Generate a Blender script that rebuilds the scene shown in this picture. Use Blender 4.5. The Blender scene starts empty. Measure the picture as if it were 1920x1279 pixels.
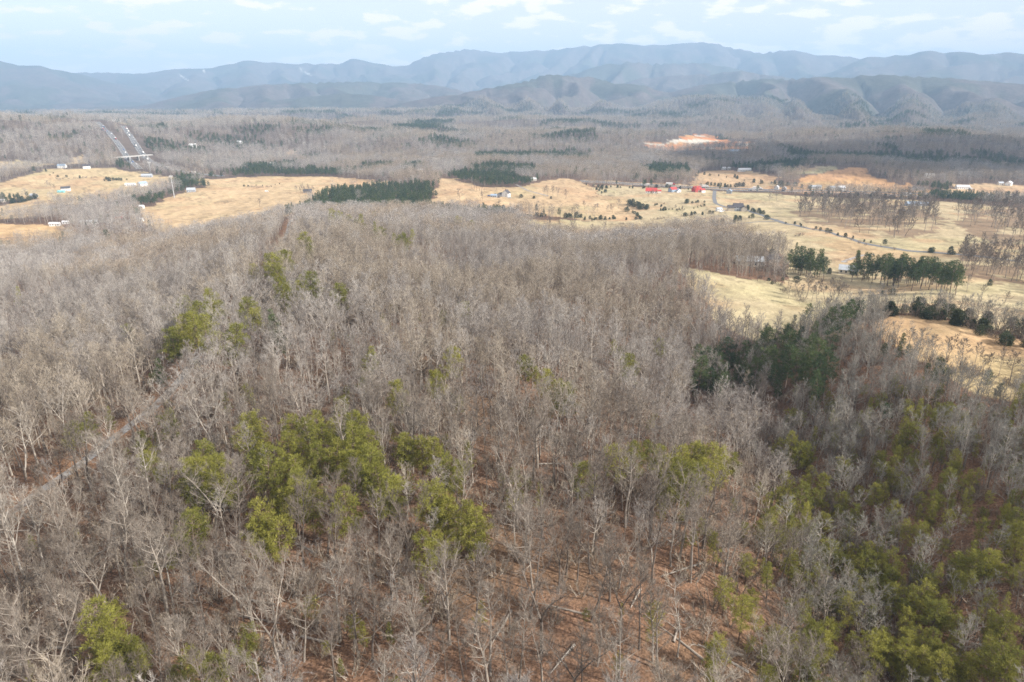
import bpy, math, random
import numpy as np
from math import radians, sin, cos, tan, pi

# ------------------------------------------------------------------ camera, sky, sun, exposure
scene = bpy.context.scene
COL = scene.collection
CAMZ = 170.0                       # the valley floor lies near z = 0
PITCH = radians(20.3)
FOC = 1280.0                       # focal length in pixels of the 1920 px wide photograph
SUN_EL, SUN_AZ = radians(31.0), radians(112.0)      # azimuth clockwise from +Y

cam_data = bpy.data.cameras.new("camera")
cam_data.sensor_width = 36.0
cam_data.lens = 24.0
cam_data.clip_start = 0.5
cam_data.clip_end = 60000.0
cam = bpy.data.objects.new("camera", cam_data)
cam.location = (0, 0, CAMZ)
cam.rotation_euler = (pi / 2 - PITCH, 0, 0)
COL.objects.link(cam)
scene.camera = cam

world = bpy.data.worlds.new("World")
scene.world = world
world.use_nodes = True
wt = world.node_tree
wt.nodes.clear()
w_out = wt.nodes.new("ShaderNodeOutputWorld")
w_bg = wt.nodes.new("ShaderNodeBackground")
w_sky = wt.nodes.new("ShaderNodeTexSky")
w_sky.sky_type = 'NISHITA'
w_sky.sun_disc = False
w_sky.sun_elevation = SUN_EL
w_sky.sun_rotation = SUN_AZ
w_sky.altitude = 400.0
w_sky.air_density = 1.0
w_sky.dust_density = 1.0
w_sky.ozone_density = 3.0
w_bg.inputs['Strength'].default_value = 0.10
# clouds over the whole sky: noise on a flat layer seen from below
w_geo = wt.nodes.new("ShaderNodeNewGeometry")
def wmath(op, a, b=None, clamp=False):
    n = wt.nodes.new("ShaderNodeMath"); n.operation = op; n.use_clamp = clamp
    for i, v in enumerate((a, b)):
        if v is None: continue
        if isinstance(v, (int, float)): n.inputs[i].default_value = v
        else: wt.links.new(v, n.inputs[i])
    return n.outputs[0]
w_tc = wt.nodes.new("ShaderNodeTexCoord")
w_sep = wt.nodes.new("ShaderNodeSeparateXYZ")
wt.links.new(w_tc.outputs['Generated'], w_sep.inputs[0])
zc = wmath('ADD', wmath('MAXIMUM', w_sep.outputs['Z'], 0.0), 0.22)
u = wmath('DIVIDE', w_sep.outputs['X'], zc)
v = wmath('DIVIDE', w_sep.outputs['Y'], zc)
w_comb = wt.nodes.new("ShaderNodeCombineXYZ")
wt.links.new(u, w_comb.inputs[0]); wt.links.new(v, w_comb.inputs[1])
w_n = wt.nodes.new("ShaderNodeTexNoise")
w_n.inputs['Scale'].default_value = 5.2
w_n.inputs['Detail'].default_value = 7.0
w_n.inputs['Roughness'].default_value = 0.55
wt.links.new(w_comb.outputs[0], w_n.inputs['Vector'])
w_n2 = wt.nodes.new("ShaderNodeTexNoise")
w_n2.inputs['Scale'].default_value = 1.5
w_n2.inputs['Detail'].default_value = 3.0
wt.links.new(w_comb.outputs[0], w_n2.inputs['Vector'])
cl = wmath('ADD', wmath('MULTIPLY', w_n.outputs['Fac'], 0.7), wmath('MULTIPLY', w_n2.outputs['Fac'], 0.45))
w_ramp = wt.nodes.new("ShaderNodeMapRange")
w_ramp.interpolation_type = 'SMOOTHSTEP'
wt.links.new(cl, w_ramp.inputs['Value'])
w_ramp.inputs['From Min'].default_value = 0.57
w_ramp.inputs['From Max'].default_value = 0.645
w_ramp.inputs['To Min'].default_value = 0.56
w_ramp.inputs['To Max'].default_value = 1.0
w_mix = wt.nodes.new("ShaderNodeMix"); w_mix.data_type = 'RGBA'
wt.links.new(w_ramp.outputs[0], w_mix.inputs['Factor'])
wt.links.new(w_sky.outputs[0], w_mix.inputs['A'])
w_mix.inputs['B'].default_value = (8.4, 7.6, 7.1, 1)
wt.links.new(w_mix.outputs['Result'], w_bg.inputs['Color'])
wt.links.new(w_bg.outputs[0], w_out.inputs['Surface'])

sun_data = bpy.data.lights.new("sun", 'SUN')
sun_data.energy = 5.0
sun_data.angle = radians(0.53)
sun_data.color = (1.0, 0.94, 0.86)
sun = bpy.data.objects.new("sun", sun_data)
COL.objects.link(sun)
sun.rotation_euler = (pi / 2 - SUN_EL, 0, pi - SUN_AZ)

scene.view_settings.view_transform = 'Standard'
scene.view_settings.look = 'None'
scene.view_settings.gamma = 1.0
scene.view_settings.use_curve_mapping = False
scene.view_settings.exposure = 0.84
cy = scene.cycles
cy.max_bounces = 4
cy.diffuse_bounces = 2
cy.glossy_bounces = 1
cy.transmission_bounces = 2
cy.volume_bounces = 0
cy.transparent_max_bounces = 6
cy.use_denoising = True
cy.denoising_prefilter = 'NONE'
cy.pixel_filter_type = 'BLACKMAN_HARRIS'
cy.filter_width = 1.6

HAZE_DENSITY = 1.08e-4
HAZE_COLOR = (0.46, 0.70, 1.0)

rng = np.random.default_rng(7)
random.seed(7)

# ------------------------------------------------------------------ helpers: pixels, noise
def ray(px, py):
    xr, yr = (px - 960.0) / FOC, (639.5 - py) / FOC
    return np.array([xr, cos(PITCH) + yr * sin(PITCH), -sin(PITCH) + yr * cos(PITCH)])

def pix_of(x, y, z):
    """project world -> photo pixel"""
    zc_ = z - CAMZ
    fwd = y * cos(PITCH) - zc_ * sin(PITCH)
    up = y * sin(PITCH) + zc_ * cos(PITCH)
    return 960 + FOC * x / fwd, 639.5 - FOC * up / fwd

def _hash(ix, iy, seed):
    h = (ix.astype(np.int64) * 374761393 + iy.astype(np.int64) * 668265263 + seed * 1442695041) & 0xFFFFFFFF
    h = ((h ^ (h >> 13)) * 1274126177) & 0xFFFFFFFF
    h = (h ^ (h >> 16)) & 0xFFFFFFFF
    return h.astype(np.float64) / 4294967295.0

def vnoise(x, y, seed=0):
    x = np.asarray(x, float); y = np.asarray(y, float)
    ix, iy = np.floor(x), np.floor(y)
    fx, fy = x - ix, y - iy
    fx = fx * fx * fx * (fx * (fx * 6 - 15) + 10); fy = fy * fy * fy * (fy * (fy * 6 - 15) + 10)
    ix = ix.astype(np.int64); iy = iy.astype(np.int64)
    a = _hash(ix, iy, seed); b = _hash(ix + 1, iy, seed)
    c = _hash(ix, iy + 1, seed); d = _hash(ix + 1, iy + 1, seed)
    return (a * (1 - fx) + b * fx) * (1 - fy) + (c * (1 - fx) + d * fx) * fy

def fbm(x, y, seed=0, octaves=4, gain=0.5):
    s, a, t = 0.0, 1.0, 0.0
    for o in range(octaves):
        s = s + a * vnoise(x * (2 ** o) + 17.3 * o, y * (2 ** o) - 9.1 * o, seed + o)
        t += a; a *= gain
    return s / t

def sstep(a, b, t):
    t = np.clip((t - a) / (b - a), 0, 1)
    return t * t * (3 - 2 * t)

def in_poly(x, y, poly):
    poly = np.asarray(poly)
    res = np.zeros(x.shape, bool)
    lo, hi = poly.min(0), poly.max(0)
    m = (x >= lo[0]) & (x <= hi[0]) & (y >= lo[1]) & (y <= hi[1])
    if not m.any(): return res
    xs, ys = x[m], y[m]
    r = np.zeros(xs.shape, bool)
    n = len(poly)
    for i in range(n):
        x1, y1 = poly[i]; x2, y2 = poly[(i + 1) % n]
        if y1 == y2: continue
        c = ((y1 > ys) != (y2 > ys)) & (xs < (x2 - x1) * (ys - y1) / (y2 - y1) + x1)
        r ^= c
    res[m] = r
    return res

def dist_polyline(x, y, pts):
    d = np.full(x.shape, 1e9)
    for (x1, y1), (x2, y2) in zip(pts[:-1], pts[1:]):
        L2 = (x2 - x1) ** 2 + (y2 - y1) ** 2 + 1e-9
        t = np.clip(((x - x1) * (x2 - x1) + (y - y1) * (y2 - y1)) / L2, 0, 1)
        d = np.minimum(d, np.hypot(x - x1 - t * (x2 - x1), y - y1 - t * (y2 - y1)))
    return d

# ------------------------------------------------------------------ terrain
# ground seen at a photo pixel, and how far below the lens it lies
GROUND = [
    (-250,1279,-92),(0,1279,-84),(480,1279,-82),(960,1279,-83),(1440,1279,-90),(1700,1279,-97),(1920,1279,-92),(2150,1279,-84),
    (-250,1000,-100),(0,1000,-88),(300,1000,-83),(700,1000,-81),(1100,1000,-84),(1400,1000,-93),(1600,1000,-100),(1920,1000,-86),(2200,1000,-76),
    (-250,820,-112),(0,820,-95),(170,860,-88),(450,820,-82),(800,820,-82),(1100,820,-88),(1300,820,-98),(1450,860,-103),(1700,820,-87),(1920,820,-80),(2200,820,-74),
    (290,770,-87),(0,680,-115),(350,690,-87),(600,680,-83),(900,680,-86),(1150,700,-97),(1290,720,-109),(1340,740,-111),(1500,720,-95),(1700,680,-84),(1920,720,-83),
    (1570,630,-89),(1650,612,-83),(1780,625,-83),(1920,665,-84),(2150,690,-80),
    (-250,600,-132),(0,560,-128),(0,480,-155),(250,480,-149),(250,560,-124),(250,640,-104),(480,520,-97),(525,480,-105),(545,428,-119),
    (750,520,-98),(850,540,-110),(1000,520,-106),(1150,560,-107),(1250,610,-113),
    (700,426,-121),(900,444,-130),(900,400,-149),(1100,470,-142),(350,450,-148),
    (0,440,-158),(0,400,-162),(0,350,-162),(200,380,-161),(420,400,-156),(500,365,-157),(600,350,-160),(700,340,-162),(850,345,-150),
    (880,370,-152),(950,365,-154),(1050,345,-151),(1060,390,-155),(1150,420,-154),(1250,380,-156),(1385,390,-153),(1300,330,-158),
    (1300,470,-127),(1400,440,-133),(1550,445,-129),(1500,410,-140),(1700,450,-127),(1880,460,-124),(1800,400,-141),(1650,380,-149),
    (1560,372,-155),(1900,375,-153),(1590,325,-147),(1600,345,-156),(2200,400,-145),(2200,520,-118),
    (1300,505,-113),(1400,540,-113),(1480,580,-115),(1560,520,-119),(1640,515,-119),(1750,540,-113),(1880,560,-109),
    (1900,500,-117),(1400,495,-119),(1600,560,-113),(2200,600,-105),
    (-300,300,-160),(0,290,-160),(400,290,-162),(800,290,-162),(1200,290,-160),(1500,290,-158),(1900,290,-155),(2200,290,-155),
    (0,230,-162),(500,230,-162),(960,230,-162),(1400,230,-160),(1900,240,-158),
]
gp = []
for px, py, z in GROUND:
    d = ray(px, py)
    s = z / d[2]
    gp.append((math.atan2(d[0], d[1]) * 2.4, math.log(s * math.hypot(d[0], d[1])), z))
gp = np.array(gp)
# near ground under and behind the camera
gp = np.vstack([gp, [(a * 2.4, math.log(25.0), -82.0 - 4 * a) for a in (-0.8, 0, 0.8)]])
def _tps(r2):
    return np.where(r2 > 1e-12, 0.5 * r2 * np.log(np.maximum(r2, 1e-12)), 0.0)
_n = len(gp)
_A = np.zeros((_n + 3, _n + 3))
_d2 = (gp[:, None, 0] - gp[None, :, 0]) ** 2 + (gp[:, None, 1] - gp[None, :, 1]) ** 2
_A[:_n, :_n] = _tps(_d2) + np.eye(_n) * 2e-3
_A[:_n, _n] = 1; _A[:_n, _n + 1:] = gp[:, :2]
_A[_n, :_n] = 1; _A[_n + 1:, :_n] = gp[:, :2].T
_w = np.linalg.solve(_A, np.concatenate([gp[:, 2], [0, 0, 0]]))

def base_ground(az, lr):
    a = np.clip(az, -0.80, 0.80) * 2.4
    l = np.clip(lr, math.log(25.0), math.log(3600.0))
    out = _w[_n] + _w[_n + 1] * a + _w[_n + 2] * l
    for i in range(_n):
        out = out + _w[i] * _tps((a - gp[i, 0]) ** 2 + (l - gp[i, 1]) ** 2)
    return out

def az_of(px, py=200):
    d = ray(px, py); return math.atan2(d[0], d[1])
def tan_el(px, py):
    d = ray(px, py); return d[2] / math.hypot(d[0], d[1])

# wooded hills of the valley: photo column, distance, height, half width across, half width in depth
HILLS = [
    (40, 2350, 50, 560, 480), (-250, 2200, 46, 600, 500), (215, 3600, 40, 200, 420), (420, 2500, 30, 260, 280), (560, 2250, 36, 320, 230), (330, 3300, 34, 420, 380),
    (760, 2000, 28, 180, 240), (700, 2900, 36, 420, 260), (950, 2500, 34, 420, 240), (1150, 2150, 30, 380, 200),
    (1080, 3200, 26, 500, 300), (1330, 3100, 34, 320, 260), (1400, 1780, 24, 130, 140), (1700, 2250, 20, 420, 260), (1950, 2150, 22, 420, 300), (1800, 2800, 10, 500, 300),
    (480, 4300, 44, 600, 420), (900, 4400, 40, 600, 420), (1250, 4300, 34, 400, 300), (130, 4600, 40, 420, 400), (1590, 1480, 10, 170, 90), (770, 1330, 12, 60, 160),
]
# mountain crests: photo skyline, distance, front and back widths, spur wavelength, spur depth, seed
RIDGES = [
    ([(-300,128),(100,137),(180,135),(215,136),(250,138),(275,137),(300,133),(325,128),(345,129),(372,128),(400,127),(430,118),(455,114),(475,113),(500,117),(520,117),(560,121),(570,118),(610,119),(640,118),(655,111),(668,109),(685,113),(700,117),(720,119),(745,124),(762,122),(790,108),(820,99),(850,95),(870,91),(895,93),(920,97),(940,96),(960,94),(985,95),(1010,94),(1050,91),(1085,87),(1110,83),(1160,80),(1185,82),(1210,84),(1250,83),(1275,79),(1290,78),(1330,79),(1350,83),(1380,90),(1410,96),(1430,99),(1450,95),(1470,94),(1490,94),(1510,97),(1530,104),(1555,103),(1580,104),(1625,110),(1700,116),(2200,116)], 12500, 4200, 2300, 760, 0.72, 1),
    ([(1500,160),(1545,141),(1575,129),(1600,117),(1625,107),(1640,106),(1660,107),(1680,102),(1690,103),(1705,102),(1725,97),(1750,94),(1770,96),(1800,96),(1825,99),(1840,102),(1865,99),(1890,98),(1920,100),(2000,97),(2300,105)], 10600, 3600, 2200, 760, 0.8, 2),
    ([(-400,104),(-60,106),(0,112),(18,116),(34,122),(55,123),(75,122),(92,127),(115,132),(150,138),(190,150),(260,165),(320,185)], 10800, 3000, 2000, 800, 0.55, 3),
    ([(980,170),(1060,142),(1100,130),(1140,119),(1170,114),(1200,117),(1260,118),(1290,117),(1330,118),(1360,124),(1400,134),(1470,165)], 9300, 1900, 1500, 460, 1.2, 4),
    ([(1100,190),(1180,152),(1200,147),(1230,143),(1300,139),(1345,136),(1390,131),(1420,133),(1445,139),(1500,150),(1560,170)], 7600, 1500, 1200, 400, 1.2, 5),
    ([(760,215),(840,186),(880,170),(930,162),(970,155),(1000,146),(1018,140),(1032,139),(1060,141),(1085,142),(1110,144),(1130,150),(1150,155),(1185,157),(1210,160),(1245,170),(1300,185),(1360,215)], 5700, 1900, 1100, 420, 1.7, 6),
    ([(1130,215),(1230,180),(1310,160),(1390,150),(1450,147),(1520,145),(1580,142),(1620,140),(1650,140),(1690,141),(1740,143),(1790,146),(1850,151),(1880,154),(1920,156),(2000,158),(2300,165)], 6000, 2650, 1500, 520, 1.9, 7),
    ([(1110,240),(1180,215),(1230,195),(1290,184),(1330,183),(1380,184),(1430,186),(1460,196),(1500,213),(1545,230),(1600,250)], 4600, 1250, 700, 330, 1.0, 8),
    ([(200,215),(300,190),(380,170),(450,162),(510,157),(560,155),(620,153),(680,153),(730,154),(780,155),(820,160),(860,168),(920,185),(1000,215)], 7000, 1900, 1500, 460, 1.15, 9),
    ([(430,215),(520,188),(590,180),(640,175),(690,177),(730,183),(790,195),(860,215)], 5600, 800, 700, 300, 0.5, 10),
    ([(640,225),(740,196),(800,183),(850,178),(890,177),(930,183),(980,200),(1040,225)], 5200, 700, 650, 300, 0.55, 11),
]
def terrain(az, r):
    """ground height above z = 0 for arrays of azimuth and range"""
    lr = np.log(r)
    x, y = r * np.sin(az), r * np.cos(az)
    z = base_ground(az, lr) + CAMZ
    far = sstep(1500, 2300, r)
    # relief of the woods near the camera and of the pastures
    z = z + (fbm(x / 70, y / 70, 3, 3) - 0.5) * 7.0 * sstep(60, 160, r) * (1 - 0.6 * sstep(600, 900, r))
    z = z + (fbm(x / 260, y / 260, 5, 3) - 0.5) * 10 * sstep(500, 1000, r)
    z = z + far * (np.abs(fbm(x / 620, y / 520, 9, 4) - 0.5) * -115 + 9 + (fbm(x / 240, y / 240, 12, 3) - 0.5) * 32)
    for px, d, h, wx, wy in HILLS:
        a = az_of(px, 260)
        cx_, cy_ = d * math.sin(a), d * math.cos(a)
        ex, ey = (x - cx_) * math.cos(a) - (y - cy_) * math.sin(a), (x - cx_) * math.sin(a) + (y - cy_) * math.cos(a)
        z = z + h * np.exp(-(ex / wx) ** 2 - (ey / wy) ** 2) * (0.8 + 0.4 * fbm(x / 200, y / 200, 21, 3))
    m = r > 2600
    if m.any():
        zm, am, rm, xm, ym = z[m], az[m], r[m], x[m], y[m]
        base = np.minimum(zm, 40.0)
        warp = fbm(xm / 1300, ym / 1300, 31, 3) - 0.5
        warp2 = fbm(xm / 260, ym / 420, 37, 2) - 0.5
        best = base
        for pts, dr, wf, wb, lam, depth, seed in RIDGES:
            aa = np.array([az_of(p[0], p[1]) for p in pts]); tt = np.array([tan_el(*p) for p in pts])
            grid = np.linspace(aa[0], aa[-1], 700)
            tv = np.interp(grid, aa, tt)
            k = np.hanning(9); k /= k.sum()
            tv = np.convolve(np.pad(tv, 4, 'edge'), k, 'valid')
            ok = (am >= aa[0]) & (am <= aa[-1])
            if not ok.any(): continue
            a2, r2 = am[ok], rm[ok]
            drr = dr * (1 + 0.035 * np.sin(a2 * 9 + seed) + 0.02 * np.sin(a2 * 23 + 2 * seed))
            crest = drr * np.interp(a2, grid, tv) + CAMZ
            t = np.where(r2 < drr, (drr - r2) / wf, (r2 - drr) / wb)
            ph = a2 * dr / lam + seed * 0.37 + warp[ok] * 2.4 + 0.5 * t * np.sin(a2 * 11 + seed)
            ip = np.floor(ph)
            s = np.abs(2 * (ph - ip) - 1)
            s = np.where(s < 0.25, s * s / 0.5, s - 0.125) / 0.875
            amp = depth * (0.45 + 0.8 * _hash(ip.astype(np.int64), np.zeros_like(ip, np.int64), seed))
            ph2 = a2 * dr / (lam * 0.37) + warp2[ok] * 0.8 + seed
            s2 = np.abs(2 * (ph2 - np.floor(ph2)) - 1)
            tc = np.clip(t, 0, 1)
            te = np.clip(t + (amp * s + 0.10 * depth * s2) * (4 * tc * (1 - tc)) ** 0.8 * 0.42 * (1 - 0.3 * tc), 0, 1.6)
            P = np.where(te < 1, (1 - te) ** 1.15, 0.0)
            P = np.where(te < 0.08, 1 - te * te / 0.16 * 1.15, P) if False else P
            # rounded crest
            P = np.minimum(P, 1 - 0.55 * (1 - np.exp(-(te / 0.10) ** 2)) * np.clip(te, 0, 1) * 0.0)
            hh = base[ok] + np.maximum(crest - base[ok], 0) * P + warp2[ok] * 14 * tc * (1 - tc) * (P > 0)
            b2 = best[ok]
            kk = 14.0
            hsm = np.maximum(b2, hh) + np.log1p(np.exp(-np.abs(b2 - hh) / kk)) * kk * 0.0
            best[ok] = hsm
        mixf = sstep(2800, 3300, rm)
        z[m] = zm * (1 - mixf) + best * mixf
        # crowns of the far woods as fine relief
        z[m] += sstep(3900, 4800, rm) * ((vnoise(xm / 26, ym / 60, 51) - 0.5) * 4 + (vnoise(xm / 11, ym / 30, 52) - 0.5) * 2)
    return z

A0 = 0.97
NA, NR = 960, 840
az_dense = np.linspace(-A0, A0, NA)
az_back = np.linspace(A0, 2 * pi - A0, 34)[1:-1]
az_all = np.concatenate([az_dense, az_back])
r_all = np.concatenate([[2.0, 8.0], np.exp(np.linspace(math.log(18.0), math.log(15800.0), NR - 2))])
RR, AA = np.meshgrid(r_all, az_all, indexing='ij')
AW = (AA + pi) % (2 * pi) - pi
ZZ = terrain(np.where(np.abs(AW) > A0, np.sign(AW) * A0, AW).ravel(), RR.ravel()).reshape(RR.shape)
ZZ[:2, :] = ZZ[2, :NA].mean()
XX, YY = RR * np.sin(AA), RR * np.cos(AA)
_LR0, _DLR = math.log(18.0), (math.log(15800.0) - math.log(18.0)) / (NR - 3)

def ground(x, y):
    x = np.asarray(x, float); y = np.asarray(y, float)
    a = np.clip((np.arctan2(x, y) + A0) / (2 * A0) * (NA - 1), 0, NA - 1.001)
    l = np.clip((np.log(np.maximum(np.hypot(x, y), 18.0)) - _LR0) / _DLR + 2, 2, NR - 1.001)
    ia, il = a.astype(int), l.astype(int)
    fa, fl = a - ia, l - il
    return (ZZ[il, ia] * (1 - fa) + ZZ[il, ia + 1] * fa) * (1 - fl) + (ZZ[il + 1, ia] * (1 - fa) + ZZ[il + 1, ia + 1] * fa) * fl

_march = np.exp(np.linspace(math.log(40.0), math.log(9000.0), 2600))
def hit(px, py, lift=0.0, dmin=0.0, dmax=1e9):
    """ground point (plus lift) first met by the line of sight through a photo pixel"""
    d = ray(px, py)
    hl = math.hypot(d[0], d[1])
    rr = _march[(_march >= dmin) & (_march <= dmax)]
    x, y, z = rr * d[0] / hl, rr * d[1] / hl, CAMZ + rr * d[2] / hl
    below = z <= ground(x, y) + lift
    i = int(np.argmax(below)) if below.any() else len(rr) - 1
    return float(x[i]), float(y[i])
def hits(pts, dmin=0.0, dmax=1e9):
    return [hit(p[0], p[1], 0.0, dmin, dmax) for p in pts]

# ------------------------------------------------------------------ land cover
FIELDS = [  # label, colour, dmin, outline in the photo
    ("straw coloured pasture sloping below the white houses", (0.50,0.385,0.235), 1000, [(-40,346),(0,343),(40,335),(75,321),(110,317),(150,316),(215,318),(300,330),(345,337),(330,345),(300,352),(240,369),(180,381),(140,384),(108,381),(92,374),(60,372),(0,380),(-40,384)]),
    ("pale strip of field under the wooded hill", (0.46,0.36,0.23), 1300, [(-40,304),(0,303),(40,303),(90,309),(60,312),(0,318),(-40,319)]),
    ("small clearing beside the wooded hill", (0.45,0.35,0.23), 1500, [(118,311),(128,298),(150,290),(165,299),(160,306)]),
    ("rounded straw field behind the dark trees", (0.50,0.37,0.22), 900, [(-40,392),(0,386),(50,376),(80,373),(97,377),(106,392),(60,404),(0,410),(-40,412)]),
    ("ochre field strip at the edge of the woods", (0.52,0.36,0.20), 700, [(-40,421),(0,420),(60,420),(120,424),(140,438),(120,456),(60,464),(-40,468)]),
    ("broad smooth straw pasture beyond the forest", (0.52,0.385,0.235), 780, [(262,394),(300,378),(330,366),(350,355),(400,352),(380,342),(345,336),(430,333),(520,332),(600,330),(680,336),(738,341),(735,350),(640,358),(600,370),(590,378),(570,394),(490,424),(420,448),(330,446),(272,424)]),
    ("tan hillside pasture round the white gabled house", (0.50,0.365,0.225), 760, [(800,398),(812,362),(830,334),(855,335),(885,346),(905,352),(975,350),(1000,345),(1035,337),(1060,336),(1090,341),(1118,351),(1122,362),(1110,370),(1150,385),(1200,408),(1185,415),(1100,413),(1000,403),(960,402),(900,400)]),
    ("wide olive tan pasture along the interstate", (0.445,0.365,0.235), 470, [(1118,351),(1150,347),(1240,352),(1340,358),(1480,365),(1660,373),(1800,381),(1980,394),(1980,520),(1920,530),(1880,540),(1800,528),(1700,524),(1600,520),(1560,505),(1478,505),(1470,480),(1440,468),(1400,458),(1385,440),(1340,430),(1300,432),(1240,440),(1150,452),(1060,446),(1000,440),(985,411),(1100,414),(1200,412),(1200,406),(1150,386),(1112,371),(1124,361)]),
    ("yellow green field sloping down beside the woods", (0.46,0.385,0.25), 300, [(1268,500),(1330,510),(1400,524),(1470,530),(1478,505),(1560,505),(1600,520),(1700,524),(1800,528),(1880,540),(1920,530),(1980,540),(1980,650),(1920,640),(1850,616),(1760,592),(1700,588),(1650,590),(1600,596),(1560,600),(1520,616),(1480,640),(1430,640),(1380,622),(1336,590),(1296,545)]),
    ("orange tan field on the crest of the near hill", (0.50,0.36,0.215), 180, [(1630,602),(1700,592),(1760,598),(1850,622),(1920,646),(1980,660),(1980,770),(1920,752),(1850,742),(1800,720),(1740,684),(1690,652),(1640,626)]),
    ("bare sandy track at the end of the near hill", (0.46,0.32,0.20), 200, [(1530,634),(1560,622),(1590,612),(1615,606),(1615,616),(1590,626),(1560,640)]),
    ("orange ploughed field on the rise beyond the interstate", (0.50,0.30,0.155), 1150, [(1480,349),(1500,336),(1540,325),(1590,313),(1615,316),(1630,328),(1692,346),(1780,362),(1780,372),(1700,368),(1600,364),(1500,362),(1440,360),(1446,350)]),
    ("tan field under the round wooded hill", (0.48,0.34,0.21), 1200, [(1296,346),(1308,325),(1340,320),(1400,322),(1460,332),(1474,348),(1450,352),(1440,359),(1380,357),(1300,353),(1240,350),(1150,345),(1080,341),(1090,337),(1160,340),(1240,344)]),
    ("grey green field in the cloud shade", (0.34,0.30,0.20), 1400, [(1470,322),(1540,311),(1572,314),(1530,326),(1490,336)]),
    ("tan field at the foot of the shaded woods", (0.48,0.35,0.22), 1200, [(1790,346),(1840,344),(1980,350),(1980,384),(1900,377),(1785,370),(1786,360)]),
    ("hilltop clearing with a long white building", (0.46,0.39,0.24), 2600, [(203,236),(210,229),(232,229),(246,237),(236,243),(222,241)]),
    ("pale far meadow at the foot of the mountains", (0.50,0.44,0.32), 3000, [(264,203),(280,200),(300,203),(322,206),(335,211),(300,212),(280,208)]),
    ("small orange clearing in the far woods", (0.50,0.33,0.18), 1800, [(529,292),(540,281),(556,284),(548,294),(536,303)]),
    ("orange quarry cut with pale rock faces", (0.50,0.22,0.10), 1900, [(1206,272),(1214,266),(1250,270),(1275,260),(1300,253),(1325,251),(1345,255),(1370,268),(1400,264),(1426,278),(1390,290),(1330,290),(1250,284)]),
    ("far straw meadow at the mountain foot", (0.52,0.42,0.27), 2600, [(1505,243),(1520,243),(1550,248),(1592,249),(1570,254),(1540,252),(1516,249)]),
    ("thin far clearing above the highway", (0.48,0.40,0.28), 2600, [(312,219),(330,217),(352,219),(350,222),(320,222)]),
    ("thin pale clearing in the middle woods", (0.48,0.42,0.28), 2300, [(322,239),(333,236),(343,238),(334,242)]),
]
field_xy = [hits(f[3], f[2], 5000) for f in FIELDS]
# groves that stay wooded inside the pastures
GROVES = [hits(p, dm) for dm, p in [
    (560, [(1478,398),(1540,386),(1640,378),(1700,384),(1760,402),(1772,424),(1720,446),(1640,446),(1585,430),(1500,410)]),
    (500, [(1796,478),(1840,470),(1900,482),(1924,500),(1914,530),(1850,534),(1800,512)]),
    (560, [(1790,412),(1830,398),(1900,388),(1980,396),(1980,470),(1880,462),(1815,440)]),
]]
ROADS = {
    'interstate_south': (1000, 11.0, [(1990,380),(1920,376),(1850,373),(1780,370),(1700,367),(1610,363.5),(1520,361),(1430,359),(1340,355.5),(1240,350),(1160,345),(1080,341)]),
    'interstate_north': (1000, 11.0, [(1990,372),(1850,367),(1700,363),(1610,360),(1520,358),(1430,356),(1340,352.5),(1240,347.5),(1160,343),(1080,339)]),
    'highway_west': (1450, 13.0, [(262,318),(248,306),(240,298),(228,279),(218,266),(208,254),(200,246),(192,238),(182,229)]),
    'highway_east': (1450, 13.0, [(420,331),(360,325),(318,317),(296,310),(278,300),(268,290),(258,276),(250,264),(244,254),(238,246),(231,236)]),
    'valley_road': (620, 5.5, [(1340,357),(1339,372),(1341,381),(1352,386),(1372,391),(1400,394),(1430,404),(1460,415),(1500,425),(1560,437),(1610,454),(1650,462),(1700,471),(1760,474),(1830,480),(1920,500)]),
    'side_road': (620, 5.0, [(1460,415.5),(1420,416),(1380,419),(1330,424)]),
    'farm_lane': (800, 4.0, [(968,346),(978,352),(990,358),(1010,363),(1030,368)]),
    'bend_road': (700, 5.0, [(1120,441),(1150,438),(1180,434),(1210,428)]),
    'gravel_track': (60, 3.3, [(-60,1010),(20,965),(70,925),(120,893),(175,852),(235,806),(290,765),(330,722),(356,690),(400,625),(440,570),(490,510),(525,474),(538,440),(546,412)]),
    'field_drive': (560, 3.5, [(1590,516),(1570,505),(1580,492),(1640,476)]),
}
road_xy = {k: hits(p, dm, 4200) for k, (dm, w, p) in ROADS.items()}

def wood_mask(x, y):
    """-1 woods, otherwise index of the field the point lies in"""
    r = np.hypot(x, y)
    k = np.clip(r / 500.0, 0.4, 3.0)
    wx = x + (fbm(x / 22, y / 22, 71, 3) - 0.5) * 14 * k
    wy = y + (fbm(x / 22, y / 22, 75, 3) - 0.5) * 14 * k
    cls = np.full(x.shape, -1, int)
    for i, poly in enumerate(field_xy):
        cls[in_poly(wx, wy, poly) & (cls < 0)] = i
    return cls

FX, FY = XX.ravel(), YY.ravel()
FR = np.hypot(FX, FY)
CLS = np.full(FX.shape, -1, int)
_m = (FR > 150) & (FR < 5500)
CLS[_m] = wood_mask(FX[_m], FY[_m])

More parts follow.
